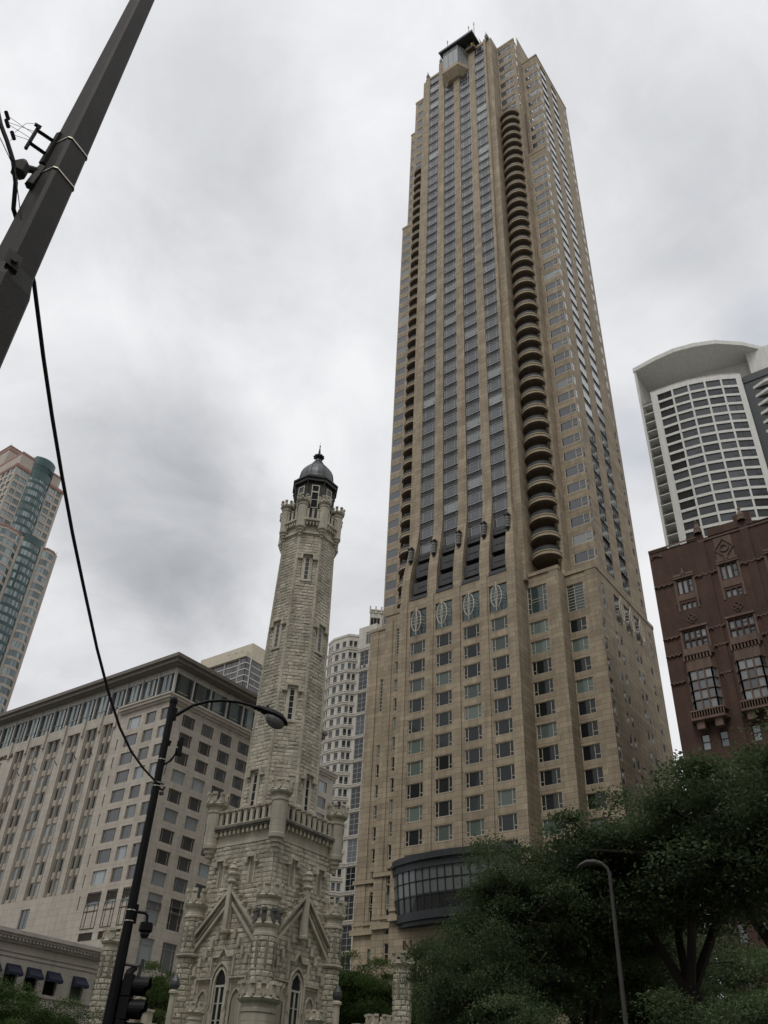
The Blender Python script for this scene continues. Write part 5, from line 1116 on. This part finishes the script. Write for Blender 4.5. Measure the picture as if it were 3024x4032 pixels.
        # tall pointed window with flanking blind niches
        def arch(c,w,zs,zt,d0,dd,mb,t=0.12,tone=0.6):
            pts=[(c-w/2,zs-1.5),(c-w/2,zs),(c-w*0.42,zs+(zt-zs)*0.45),(c-w*0.22,zs+(zt-zs)*0.8),(c,zt),(c+w*0.22,zs+(zt-zs)*0.8),(c+w*0.42,zs+(zt-zs)*0.45),(c+w/2,zs),(c+w/2,zs-1.5)]
            for (a,b),(e,f) in zip(pts,pts[1:]):
                dx,dz=e-a,f-b; l=math.hypot(dx,dz); n_=(-dz/l*t,dx/l*t); q=[P(a,b,dd),P(e,f,dd),P(e+n_[0],f+n_[1],dd),P(a+n_[0],b+n_[1],dd)]; r_=[P(a,b,d0),P(e,f,d0),P(e+n_[0],f+n_[1],d0),P(a+n_[0],b+n_[1],d0)]; mb.face(q,tone)
                for e2 in range(4): mb.face([q[e2],q[(e2+1)%4],r_[(e2+1)%4],r_[e2]],tone*0.6)
            return pts
        sm.fbox(P,-0.72,-0.46,2,9.2,-0.02,0.10,0.7); sm.fbox(P,0.46,0.72,2,9.2,-0.02,0.10,0.7)
        pts=arch(0,0.92,9.35,10.1,0.0,0.14,sm,0.14,0.8); arch(0,1.3,9.5,10.4,0.0,0.2,sm,0.08,0.5)
        # hood with peaked centre
        for a,b,e,f in ((-0.95,10.75,-0.35,10.75),(-0.35,10.75,0,11.25),(0,11.25,0.35,10.75),(0.35,10.75,0.95,10.75)):
            q=[P(a,b,0.2),P(e,f,0.2),P(e,f+0.12,0.2),P(a,b+0.12,0.2)]; r_=[P(a,b,0),P(e,f,0),P(e,f+0.12,0),P(a,b+0.12,0)]; sm.face(q,0.6)
            for e2 in range(4): sm.face([q[e2],q[(e2+1)%4],r_[(e2+1)%4],r_[e2]],0.3)
        for s0 in (-1,1):
            sm.fbox(P,s0*0.95-0.06,s0*0.95+0.06,9.7,10.8,0,0.2,0.6); hood(sm,P,s0*1.45,1.3,9.55,0.7,0.09,0.18,0.05); arch(s0*1.45,0.8,8.3,8.95,0.0,0.1,sm,0.1,0.7); sm.fbox(P,s0*1.45-0.6,s0*1.45-0.4,2,8.4,-0.02,0.05,0.6); sm.fbox(P,s0*1.45+0.4,s0*1.45+0.6,2,8.4,-0.02,0.05,0.6)
        so_=sm.build('window_surround','dressed_stone',T)
        g=MB(); g.face([P(-0.46,4,0.01),P(0.46,4,0.01),P(0.46,9.35,0.01),P(0.39,9.7,0.01),P(0.2,9.95,0.01),P(0,10.1,0.01),P(-0.2,9.95,0.01),P(-0.39,9.7,0.01),P(-0.46,9.35,0.01)],0.05); g.build('pane','tower_window_glass',so_)
        g=MB()
        for s0 in (-1,1): g.face([P(s0*1.45-0.4,2,0.006),P(s0*1.45+0.4,2,0.006),P(s0*1.45+0.4,8.3,0.006),P(s0*1.45,8.95,0.006),P(s0*1.45-0.4,8.3,0.006)])
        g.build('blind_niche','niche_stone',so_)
        f=MB()
        for s0,s1 in ((-0.46,-0.36),(0.36,0.46),(-0.07,0.07)): f.fbox(P,s0,s1,4,9.15,0.02,0.07)
        for z in (4.6,5.5,6.4,7.3,8.2): f.fbox(P,-0.37,0.37,z,z+0.05,0.021,0.05)
        f.fbox(P,-0.46,0.46,9.1,9.22,0.02,0.08); f.build('window_frame','white_wood',so_)
    uo=u.build('lower_stage','rock_face',T); mo.build('joints','mortar',uo); gb.build('gable','dressed_stone',T)
    D2=4.6/math.sqrt(2)
    for sx,sy in ((-1,1),(1,-1),(1,1)):
        o=turret(T,(sx*D2,sy*D2),0.62,0,11.0,13.3,15.0,0.8,bulb=False,slots=(11.5,12.7),rocky=True,seed=11+sx)
        g=MB(); g.lathe([(0.7,10.85),(0.86,10.95),(0.86,11.05),(0.7,11.1)],16,(sx*D2,sy*D2)); g.build('turret_ring','dressed_stone',o); g=MB(); g.lathe([(0.64,13.2),(0.74,13.25),(0.74,13.35),(0.66,13.4)],16,(sx*D2,sy*D2)); g.build('turret_ring','dressed_stone',o)
    turret(T,(-D2,-D2),0.68,0,12,13.4,14.75,0.82,bulb=False,rocky=True,seed=31)
    D2b=5.0/math.sqrt(2)
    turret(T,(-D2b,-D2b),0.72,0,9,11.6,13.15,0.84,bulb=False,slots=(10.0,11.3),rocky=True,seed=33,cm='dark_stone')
    # ---- outer court: battlemented wall, big corner turret, side turrets, posts
    D3=8.4/math.sqrt(2)
    turret(T,(-D3,-D3),0.95,0,5,7.2,8.7,1.18,bulb=False,seed=41,n=12)
    S3=9.5/math.sqrt(2)
    for sx,sy,sd in ((-1,1,43),(1,-1,44)):
        # the outer turrets stand left and right of the tower as seen from the avenue
        turret(T,(sx*S3,sy*S3),0.60,0,9.2,10.9,12.2,0.78,bulb=False,slots=(9.5,10.55),rocky=True,seed=sd,n=6)
        turret(T,(sx*S3*0.8-1.6,sy*S3*0.8-1.6) if sd==43 else (sx*S3*0.82-1.2,sy*S3*0.82-1.2),0.7,0,5,7.2,8.25,0.86,bulb=False,seed=sd+7,n=10)
    w=MB(); mo=MB()
    for a,b in (((-D3,-D3),(-S3,S3)),((-D3,-D3),(S3,-S3))):
        a=np.array(a);b=np.array(b); l=np.linalg.norm(b-a); uu=(b-a)/l; nn=np.array([uu[1],-uu[0]]); nn=nn if nn@np.array([-1,-1])>0 else -nn
        P=lambda s,z,d:(a[0]+uu[0]*s+nn[0]*d,a[1]+uu[1]*s+nn[1]*d,z)
        for sa,sb,zt in ((0.5,l*0.62,5.2),(l*0.62,l-0.5,6.6)):
            rock(w,mo,P,lambda z:(sa,sb),0,zt,0.33,0.7,(),0.07,int(l*7)); w.fbox(P,sa,sb,zt,zt+0.3,-0.35,0.12,0.5); s=sa+0.5
            while s<sb-0.5: w.fbox(P,s,s+0.42,zt+0.3,zt+0.9,-0.35,0.12,0.6); w.fbox(P,s-0.06,s+0.48,zt+0.9,zt+1.02,-0.4,0.2,0.9); s+=0.85
    wo=w.build('outer_wall','dressed_stone',T); mo.build('joints','mortar',wo)
    for lat,off in ((-4.95,3.2),(4.95,3.2)):
        ax=math.radians(43.55); x=-off*math.cos(ax)+lat*math.sin(ax); y=-off*math.sin(ax)-lat*math.cos(ax)
        p=MB(); p.lathe([(0.2,0),(0.2,8.45),(0.3,8.5),(0.3,8.62),(0.18,8.7)],8,(x,y),PI/8); po=p.build('post','dressed_stone',T)
        p=MB(); p.lathe([(0.18,8.7),(0.26,8.8),(0.3,8.95),(0.28,9.15),(0.16,9.4),(0.0,9.6)],12,(x,y),smooth=True); p.build('acorn_finial','lead_grey',po)
    for lat,off in ((-3.3,6),(3.55,6)):
        ax=math.radians(43.55); x=-off*math.cos(ax)+lat*math.sin(ax); y=-off*math.sin(ax)-lat*math.cos(ax)
        turret(T,(x,y),0.42,0,4,6.9,7.8,0.56,bulb=False,seed=int(60+lat),n=8)
water_tower()

# =====================================================================  NEAR STREET FURNITURE
def near_pole():
    az=R(72.35); r=5.5; cx,cy=r*math.cos(az),r*math.sin(az)
    T=thing('light_pole','huge grey tapered pole leaning across the upper left corner','pole',(cx,cy,0),local=True); rot=az+PI+R(31)
    th=az+PI+R(28); s_=0.78; c_=0.62; SQ=[(x*math.cos(th)-y*math.sin(th),x*math.sin(th)+y*math.cos(th)) for x,y in ((s_,-c_),(s_,c_),(c_,s_),(-c_,s_),(-s_,c_),(-s_,-c_),(-c_,-s_),(c_,-s_))]
    m=MB()
    prof=[(0.24,0),(0.235,3),(0.205,6.95),(0.172,7.15),(0.16,8.5),(0.10,14.0)]
    for (r0,z0),(r1,z1) in zip(prof,prof[1:]): 
        for k in range(8):
            (ax,ay),(bx,by)=SQ[k],SQ[(k+1)%8]
            m.face([(r0*ax,r0*ay,z0),(r0*bx,r0*by,z0),(r1*bx,r1*by,z1),(r1*ax,r1*ay,z1)])
    m.build('shaft','pole_paint',T)
    for z in (8.45,8.95):
        b=MB(); rr=0.16-(z-8.5)*0.011+0.006; b.prism([(x*rr*1.03,y*rr*1.03) for x,y in SQ],z,z+0.015); b.build('steel_band','steel_band',T)
    L_=(1.53-cx,5.18-cy)
    b=MB(); x,y=L_; d=np.array(L_)/np.hypot(*L_); u=np.array([math.sin(az),-math.cos(az)])   # u: to the right in view
    def Q(s,z,f=0.0): return (-u[0]*s-f*math.cos(az),-u[1]*s-f*math.sin(az),z)
    b.box(-0.05,0.05,-0.05,0.05,8.4,8.4001) if False else None
    b.tube([Q(0.13,8.98),Q(0.33,9.0)],0.022,4); b.tube([Q(0.13,8.75),Q(0.33,8.78)],0.022,4); b.tube([Q(0.33,8.68),Q(0.32,9.06)],0.018,5); b.tube([Q(0.30,9.06),Q(0.36,9.06)],0.02,5)
    b.tube([Q(0.155,8.6),Q(0.135,9.12)],0.035,5); b.build('cable_bracket','black_paint',T)
    b=MB(); b.tube([Q(0.14,8.5),Q(0.24,8.42,0.02),Q(0.31,8.36,0.03)],[0.03,0.035,0.05],8); b.lathe([(0.0,8.24),(0.065,8.28),(0.07,8.4),(0.03,8.47)],8,Q(0.29,0,0.03)[:2]); b.tube([Q(0.17,8.25),Q(0.14,8.55)],0.045,6); b.build('cable_clamp','grey_galvanised',T)
    b=MB(); f=0.20
    b.face([Q(-0.03,7.02,f),Q(0.09,7.06,f),Q(0.09,7.22,f),Q(-0.03,7.18,f)]); 
    c0=[Q(-0.03,7.02,f),Q(0.07,7.02,f),Q(0.07,7.17,f),Q(-0.03,7.17,f)]; c1=[Q(-0.03,7.02,f-0.09),Q(0.07,7.02,f-0.09),Q(0.07,7.17,f-0.09),Q(-0.03,7.17,f-0.09)]
    for e in range(4): b.face([c0[e],c0[(e+1)%4],c1[(e+1)%4],c1[e]])
    b.tube([Q(0.02,7.1,f),Q(0.02,7.1,f+0.035)],0.03,8); b.build('connector_lug','grey_galvanised',T)
    # insulators and thin wires running off to the left
    b=MB()
    W_=[((1.35,5.23,8.78),(1.09,5.30,8.80)),((1.34,5.23,8.70),(1.12,5.29,8.70)),((1.35,5.23,8.83),(1.10,5.30,8.72))]
    for a,c in W_: b.tube([(a[0]-cx,a[1]-cy,a[2]),(c[0]-cx,c[1]-cy,c[2])],0.003,4)
    b.tube([(p[0]-cx,p[1]-cy,p[2]) for p in ((1.36,5.23,8.95),(1.31,5.24,8.93),(1.24,5.26,8.86),(1.20,5.27,8.66))],0.003,4); b.tube([(p[0]-cx,p[1]-cy,p[2]) for p in ((1.34,5.23,8.68),(1.21,5.27,8.62),(1.20,5.27,8.52))],0.003,4); b.build('tie_wire','steel_band',T)
    for p in ((1.09,5.30,8.80),(1.12,5.29,8.70),(1.20,5.27,8.60)):
        b=MB(); b.tube([(p[0]-cx-0.025,p[1]-cy,p[2]+0.03),(p[0]-cx+0.02,p[1]-cy,p[2]-0.03)],0.018,6); b.build('insulator','black_paint',T)
near_pole()
def cables():
    m=MB(); m.tube([(0.9,5.33,8.95),(1.0,5.31,8.78),(1.08,5.29,8.62),(1.18,5.27,8.48),(1.29,5.26,8.32),(1.4,5.30,8.16),(1.5,5.38,7.97),(1.75,5.5,7.83),(2.0,5.66,7.71),(2.52,6.13,7.49),(3.0,6.57,7.33),(3.56,7.08,7.17),(4.2,7.66,7.01),(4.87,8.26,6.87),(5.84,9.14,6.70),(6.75,9.96,6.60),(7.61,10.74,6.58),(8.55,11.6,6.68),(9.53,12.48,6.87),(10.45,13.31,7.10),(10.80,13.62,7.18)],0.02,7)
    place(m.mesh('overhead_cable','cable_rubber'),'overhead_cable',label='thick black cable sagging from the big pole down to the street lamp post',cat='cable')
    m=MB(); m.tube([(0.8,5.36,9.1),(0.98,5.31,8.75),(1.0,5.3,8.55),(1.02,5.3,8.3),(0.98,5.31,8.05),(0.9,5.33,7.9)],0.012,6)
    place(m.mesh('overhead_cable','cable_rubber'),'overhead_cable',label='bunched dark wires hanging at the left edge of the picture',cat='cable')
    m=MB(); m.tube([(0.9,5.33,8.72),(1.15,5.28,8.44),(1.33,5.24,8.22),(1.42,5.22,8.0),(1.52,5.2,7.76),(1.62,5.25,7.6)],0.004,5)
    place(m.mesh('overhead_cable','cable_rubber'),'overhead_cable',label='thin grey wire dropping beside the big pole clamp',cat='cable')
cables()
PX,PY=10.88,13.71; aw=R(51.55); U=(math.sin(aw),-math.cos(aw)); V=(-math.cos(aw),-math.sin(aw))   # U: to the right, V: towards the viewer
def lamp_post():
    T=thing('street_lamp','black lamp post with curved arm and cobra head in front of the stone tower','street lamp',(PX,PY,0),local=True)
    Q=lambda s,z,f=0.0:(U[0]*s+V[0]*f,U[1]*s+V[1]*f,z)
    m=MB(); m.lathe([(0.16,0),(0.16,0.6),(0.115,0.8),(0.103,3.0),(0.073,6.2),(0.071,8.9),(0.085,8.92),(0.085,8.99),(0.06,9.04),(0.0,9.08)],16,smooth=False); m.build('post','black_paint',T)
    m=MB(); m.tube([Q(0.05,8.66),Q(0.12,8.68),Q(0.4,8.93),Q(0.7,9.07),Q(1.0,9.14),Q(1.33,9.16),Q(1.6,9.13),Q(1.82,9.05)],[0.045,0.04,0.034,0.032,0.031,0.031,0.03,0.035],10); m.tube([Q(0.07,8.55),Q(0.07,8.8)],0.05,6); m.build('arm','black_paint',T)
    h=MB(); N=14
    prof=[(1.70,0.04,0.05,9.10),(1.78,0.07,0.08,9.09),(1.93,0.105,0.13,9.03),(2.10,0.13,0.18,8.97),(2.28,0.125,0.20,8.90),(2.40,0.08,0.14,8.84),(2.46,0.02,0.04,8.81)]
    rings=[]
    for s,hh,ww,zc in prof: rings.append([Q(s+0.18*hh*math.sin(t),zc+hh*math.sin(t)*(1 if math.sin(t)>0 else 0.35),ww*math.cos(t)) for t in [2*PI*k/N for k in range(N)]])
    for a,b in zip(rings,rings[1:]):
        for k in range(N): h.face([a[k],a[(k+1)%N],b[(k+1)%N],b[k]],smooth=True)
    h.face(rings[-1]); h.tube([Q(1.98,9.1),Q(1.98,9.18)],0.03,8); ho=h.build('lamp_head','black_paint',T)
    g=MB(); rings=[]
    for k in range(6):
        t=k/5*PI/2; rings.append([Q(2.17+0.23*math.cos(t)*math.cos(a),8.90-0.30*(0.23*math.cos(t)*math.cos(a)) -0.20*math.sin(t),0.17*math.cos(t)*math.sin(a)) for a in [2*PI*q/14 for q in range(14)]])
    for a,b in zip(rings,rings[1:]):
        for k in range(14): g.face([a[k],a[(k+1)%14],b[(k+1)%14],b[k]],smooth=True)
    g.build('lamp_glass','lamp_glass',ho)
    def bands(zs,r):
        for z in zs:
            b=MB(); b.lathe([(r,z),(r+0.005,z),(r+0.005,z+0.02),(r,z+0.02)],16); b.build('steel_band','steel_band',T)
    bands((7.14,7.21),0.078); bands((7.68,),0.078); bands((4.68,4.86),0.092)
    b=MB(); b.tube([Q(0.06,7.12),Q(0.14,7.1),Q(0.16,7.16)],0.03,6); b.tube([Q(0.05,7.24),Q(0.13,7.2)],0.02,5); b.tube([Q(0.12,7.05),Q(0.13,7.0)],0.045,6); b.build('cable_clamp','grey_galvanised',T)
    b=MB(); b.tube([Q(0.06,7.6),Q(0.18,7.7),Q(0.27,7.9),Q(0.3,7.95)],0.022,6); b.tube([Q(0.07,8.0),Q(0.09,8.1)],0.035,6); b.build('antenna_bracket','black_paint',T)
    b=MB(); 
    for x0,x1,z0,z1,f in ((0.27,0.36,7.83,8.19,0.05),(0.24,0.29,8.02,8.12,0.04),(0.23,0.30,7.88,7.96,0.04)): 
        c=[Q(x0,z0,f),Q(x1,z0,f),Q(x1,z1,f),Q(x0,z1,f)]; d=[Q(x0,z0,-f),Q(x1,z0,-f),Q(x1,z1,-f),Q(x0,z1,-f)]; b.face(c); b.face(d[::-1]); [b.face([c[e],c[(e+1)%4],d[(e+1)%4],d[e]]) for e in range(4)]
    b.tube([Q(0.29,7.85),Q(0.2,7.78),Q(0.12,7.66),Q(0.1,7.4)],0.006,4); b.build('antenna_box','black_paint',T)
    # dome camera
    T2=thing('security_camera','dark dome camera hanging from a bent arm on the lamp post','camera',(PX+U[0]*0.32,PY+U[1]*0.32,4.5),local=True)
    q=lambda s,z,f=0.0:(U[0]*(s-0.32)+V[0]*f,U[1]*(s-0.32)+V[1]*f,z-4.5)
    b=MB(); b.tube([q(0.08,4.86),q(0.26,4.85),q(0.31,4.81),q(0.315,4.7)],0.026,8); b.tube([q(0.1,4.98),q(0.1,4.66)],0.03,6); b.build('arm','black_paint',T2)
    b=MB(); b.lathe([(0.05,4.7-4.5),(0.115,4.69-4.5),(0.12,4.64-4.5),(0.125,4.56-4.5),(0.10,4.53-4.5)],10,q(0.32,0)[:2]); b.build('housing','black_paint',T2); b=MB(); b.lathe([(0.085,0.03),(0.085,-0.01),(0.06,-0.05),(0.0,-0.075)],12,q(0.32,0)[:2],smooth=True); b.build('dome','dark_metal_and_gap_shade',T2)
    # traffic signal
    T3=thing('traffic_signal','black traffic signal with deep round visors hung on the lamp post','traffic signal',(PX+U[0]*0.4,PY+U[1]*0.4,3.0),local=True)
    da=R(14); fw=(U[0]*math.cos(da)+V[0]*math.sin(da),U[1]*math.cos(da)+V[1]*math.sin(da)); sd_=(-fw[1],fw[0])   # facing right, slightly towards the viewer
    q=lambda s,z,f=0.0:(fw[0]*s+sd_[0]*f,fw[1]*s+sd_[1]*f,z-3.0)
    b=MB()
    for z in (3.68,3.33,2.98):
        x0,x1,h_,w_=-0.27,-0.10,0.165,0.165
        for a0,a1,e0,e1 in ((x0,x1,h_,w_),):
            c=[q(a0,z-e0,-e1*0.8),q(a0,z-e0,e1*0.8),q(a0,z+e0,e1*0.8),q(a0,z+e0,-e1*0.8)]; d=[q(a1,z-e0,-e1),q(a1,z-e0,e1),q(a1,z+e0,e1),q(a1,z+e0,-e1)]; b.face(c[::-1]); b.face(d); [b.face([c[e],c[(e+1)%4],d[(e+1)%4],d[e]]) for e in range(4)]
    hs=b.build('housing','black_paint',T3)
    for z in (3.68,3.33,2.98):
        b=MB(); n=20; ring=lambda s,rr,cut=0:[q(s+(0.0 if math.sin(t)>-0.2 else -cut),z+rr*math.sin(t),rr*math.cos(t)) for t in [2*PI*k/n for k in range(n)]]
        A,B_,C_,D_=ring(-0.1,0.15),ring(0.18,0.155,0.07),ring(0.18,0.147,0.07),ring(-0.09,0.142)
        for X1,X2 in ((A,B_),(B_,C_),(C_,D_)):
            for k in range(n): b.face([X1[k],X1[(k+1)%n],X2[(k+1)%n],X2[k]],smooth=True)
        b.build('visor','black_paint',T3); g=MB(); g.face(ring(-0.085,0.142)); g.build('lens','dark_metal_and_gap_shade',T3)
    b=MB(); b.tube([(-U[0]*0.33,-U[1]*0.33,1.0),(-U[0]*0.1,-U[1]*0.1,0.98),(-U[0]*0.02,-U[1]*0.02,1.02)],0.025,6); b.tube([(-U[0]*0.02,-U[1]*0.02,1.1),(-U[0]*0.05,-U[1]*0.05,0.8)],0.03,6); b.build('bracket','grey_galvanised',T3)
    b=MB(); b.tube([q(-0.12,3.98,0.02),q(-0.22,3.9,0.03),q(-0.3,3.6,0.04),q(-0.33,3.2,0.04),q(-0.34,2.7,0.04)],[0.05,0.07,0.06,0.05,0.05],8); b.build('conduit','grey_galvanised',T3)
lamp_post()
def grey_lamp():
    r=28.0; a=R(22.3); cx,cy=r*math.cos(a),r*math.sin(a); u=(math.sin(a),-math.cos(a))
    T=thing('street_lamp','plain grey lamp post standing in front of the trees at right','street lamp',(cx,cy,0),local=True); m=MB(); m.lathe([(0.11,0),(0.11,0.5),(0.08,0.6),(0.052,8.0),(0.05,8.6)],12); m.build('post','grey_galvanised',T)
    m=MB(); m.tube([(0,0,8.5),(-u[0]*0.05,-u[1]*0.05,8.68),(-u[0]*0.2,-u[1]*0.2,8.83),(-u[0]*0.3,-u[1]*0.3,8.87)],[0.05,0.05,0.05,0.06],8); m.build('arm','grey_galvanised',T)
    m=MB(); Q=lambda s,z,f:(-u[0]*s-math.cos(a)*f,-u[1]*s-math.sin(a)*f,z); prof=[(0.2,8.82,0.06,0.06),(0.4,8.87,0.12,0.085),(0.65,8.86,0.16,0.085),(0.88,8.76,0.14,0.06),(0.96,8.70,0.05,0.03)]; rings=[[Q(s,z+h*math.sin(t),w*math.cos(t)) for t in [2*PI*k/12 for k in range(12)]] for s,z,w,h in prof]
    for p,q in zip(rings,rings[1:]):
        for k in range(12): m.face([p[k],p[(k+1)%12],q[(k+1)%12],q[k]],smooth=True)
    m.face(rings[-1]); m.face(rings[0]); m.build('lamp_head','grey_galvanised',T)
grey_lamp()
# window cleaning rig on the crown of the tall tower
def rig():
    T=thing('cleaning_rig','brown work platform hanging on ropes near the top of the tall tower','work platform',(97,53.9,238)); m=MB(); m.box(96.6,97.6,52.7,55.2,240.0,241.3); m.build('platform','bronze',T); m=MB(); m.tube([(97.1,53.0,238.6+2.7),(97.1,53.0,245)],0.04,4); m.tube([(97.1,54.9,241.3),(97.1,54.9,245)],0.04,4); m.tube([(97.6,53.9,200),(97.6,53.9,240)],0.035,4); m.build('rope','silver_frame',T); m=MB(); m.box(96.7,97.5,53.2,53.7,241.3,242.6); m.build('tarpaulin','yellow_cloth',T)
rig()

# =====================================================================  TREES
def leaf_mesh(name,seed,Rx,Rz,nclump,nleaf,size,mat,flat=0.30,shell=0.55,cut=0.62):
    g=np.random.default_rng(seed); cl=[]
    while len(cl)<nclump:
        p=g.normal(size=3); p/=np.linalg.norm(p); rr=shell+(1-shell)*g.random()**0.6; lump=0.80+0.34*math.sin(3.1*p[0]*2+seed)*math.sin(2.3*p[1]*2+seed*1.7)+0.12*math.sin(5*p[2]+seed)
        p=p*rr*lump*np.array([Rx,Rx,Rz]); 
        if p[2]>-cut*Rz: cl.append(p)
    cl=np.array(cl); n=nclump*nleaf; ctr=np.repeat(cl,nleaf,0); cr=np.repeat(g.uniform(0.5,1.15,nclump),nleaf)
    off=g.normal(size=(n,3))*np.array([0.62,0.62,0.5*flat])*cr[:,None]; 
    dirc=ctr[:,:2]/np.maximum(np.linalg.norm(ctr[:,:2],axis=1,keepdims=True),.1); off[:,2]-=0.16*(off[:,0]**2+off[:,1]**2)
    c=ctr+off
    a=g.normal(size=(n,3)); a[:,2]*=0.4; a/=np.linalg.norm(a,axis=1,keepdims=True); b=np.cross(g.normal(size=(n,3))*0.45+np.array([0,0,1.0]),a); b/=np.maximum(np.linalg.norm(b,axis=1,keepdims=True),1e-6)
    s=size*g.uniform(0.6,1.35,(n,1)); w=s*0.5
    v=np.empty((n,4,3)); v[:,0]=c-a*s; v[:,1]=c-b*w; v[:,2]=c+a*s; v[:,3]=c+b*w
    me=bpy.data.meshes.new(name); me.vertices.add(n*4); me.vertices.foreach_set('co',v.reshape(-1)); me.loops.add(n*4); me.loops.foreach_set('vertex_index',np.arange(n*4,dtype=np.int32)); me.polygons.add(n); me.polygons.foreach_set('loop_start',np.arange(0,n*4,4,dtype=np.int32))
    me.materials.append(MATS[mat]); at=me.attributes.new('tone','FLOAT','FACE'); tn=np.clip(np.repeat(g.uniform(0.1,0.8,nclump),nleaf)+g.normal(size=n)*0.08,0,1); at.data.foreach_set('value',tn.astype(np.float32)); me.update(calc_edges=True); me.validate(); return me,cl
def trunk_mesh(name,seed,H,zc,cl,r0=0.26,fork=0.42):
    g=random.Random(seed); m=MB(); zf=H*fork*g.uniform(0.85,1.1)
    m.tube([(0,0,0),(g.uniform(-.1,.1),g.uniform(-.1,.1),zf*0.5),(g.uniform(-.2,.2),g.uniform(-.2,.2),zf)],[r0,r0*0.85,r0*0.75],9)
    nl=g.choice((3,4)); limbs=[]; fz=np.array([0,0,zf])
    for k in range(nl):
        a=2*PI*k/nl+g.uniform(-.4,.4); rr=g.uniform(1.2,2.2); e=np.array([rr*math.cos(a),rr*math.sin(a),zc+g.uniform(-0.5,0.8)]); mid=fz*0.55+e*0.45+np.array([0.25*math.cos(a+1),0.25*math.sin(a+1),0.2]); m.tube([fz-np.array([0,0,0.15]),mid,e],[r0*0.62,r0*0.5,r0*0.34],7); limbs+= [mid,(mid+e)/2,e]
    idx=list(range(len(cl))); g.shuffle(idx)
    for i in idx[:46]:
        p=cl[i]+np.array([0,0,zc]); q=min(limbs,key=lambda l:np.linalg.norm(l-p)+max(0,l[2]-p[2])); md=(q+p)/2+np.array([g.uniform(-.25,.25),g.uniform(-.25,.25),g.uniform(-.1,.3)]); m.tube([q,md,p],[0.075,0.05,0.02],5)
    return m.mesh(name,'bark')
VAR={}
def tree(az,r,H,Rx,Rz,var,label,group,rz,name='tree',mat='locust_leaves',nclump=120,nleaf=620,size=0.06,shell=0.45):
    key=(var,mat)
    if key not in VAR:
        lm,cl=leaf_mesh('crown',var*13+5,4.0,3.0,nclump,nleaf,size,mat,shell=shell,cut=0.3 if var<3 else 0.62); VAR[key]=(lm,trunk_mesh('trunk',var,10.0,7.0,cl))
    lm,tm=VAR[key]; a=R(az); T=thing(name,label,'tree',(r*math.cos(a),r*math.sin(a),0),group=group,rz=rz,local=True)
    o=place(lm,'crown',T,(0,0,H-Rz)); o.scale=(Rx/4.0,Rx/4.0,Rz/3.0); t=place(tm,'trunk',T); t.scale=(Rx/4.0,Rx/4.0,(H-Rz)/7.0); return T
G1='park trees at lower right'
tree(12.0,34,15.2,5.2,4.6,1,'tallest park tree, its crown rising at the right edge below the brick bays',G1,0.3)
tree(18.6,36,14.3,4.6,4.3,2,'park tree whose crown reaches into the sky gap beside the brick building',G1,1.9)
tree(24.5,38,13.3,4.4,4.2,3,'park tree in front of the dark north corner of the tan skyscraper',G1,4.1)
tree(27.9,35,12.2,3.5,3.9,4,'park tree overlapping the right end of the black glazed bay',G1,2.6)
tree(30.9,32,8.3,2.2,3.1,2,'lower park tree between the black glazed bay and the small stone turret',G1,5.2)
tree(27.2,27,5.6,2.8,2.4,3,'small park tree left of the grey lamp post, lowest of the group',G1,0.9)
tree(17.6,25,5.3,2.9,2.4,4,'small park tree just right of the grey lamp post',G1,3.3)
tree(11.6,23,6.0,2.8,2.6,3,'low park tree filling the bottom right corner',G1,1.1)
tree(21.5,46,12.5,5.0,4.5,4,'far park tree behind the grey lamp post',G1,0.2)
tree(30.2,44,10.6,2.9,3.8,1,'far park tree under the glazed bay near the small stone turret',G1,2.2)
tree(7.4,30,13.7,4.6,4.4,2,'park tree beyond the right edge, only its left boughs show',G1,0.7)
tree(16.8,54,13.2,4.4,4.6,4,'distant park tree filling the gap between the skyscraper and the brick building',G1,1.4)
G2='street trees behind the stone tower'
tree(39.2,82,15.6,4.6,5.0,1,'dark green tree rising right of the stone tower base','street trees behind the stone tower',0.5,mat='elm_leaves')
tree(36.2,80,15.2,4.4,5.0,3,'tree between the stone tower and the small right turret',G2,2.5,mat='elm_leaves')
tree(34.4,86,14.0,4.2,5.0,2,'tree just behind the small right turret',G2,4.5,mat='elm_leaves')
tree(49.0,74,13.0,3.4,4.6,3,'tree between the lamp post and the stone tower',G2,1.5,mat='elm_leaves')
tree(59.0,50,8.8,3.0,3.4,1,'bushy tree at the bottom left corner before the awnings',G2,3.5,mat='elm_leaves')
tree(54.6,52,7.4,2.6,2.8,2,'low tree under the dark blue awnings',G2,0.5,mat='elm_leaves')
tree(57.0,44,5.7,2.4,2.2,3,'low bush like tree at the very bottom left',G2,5.5,mat='elm_leaves')
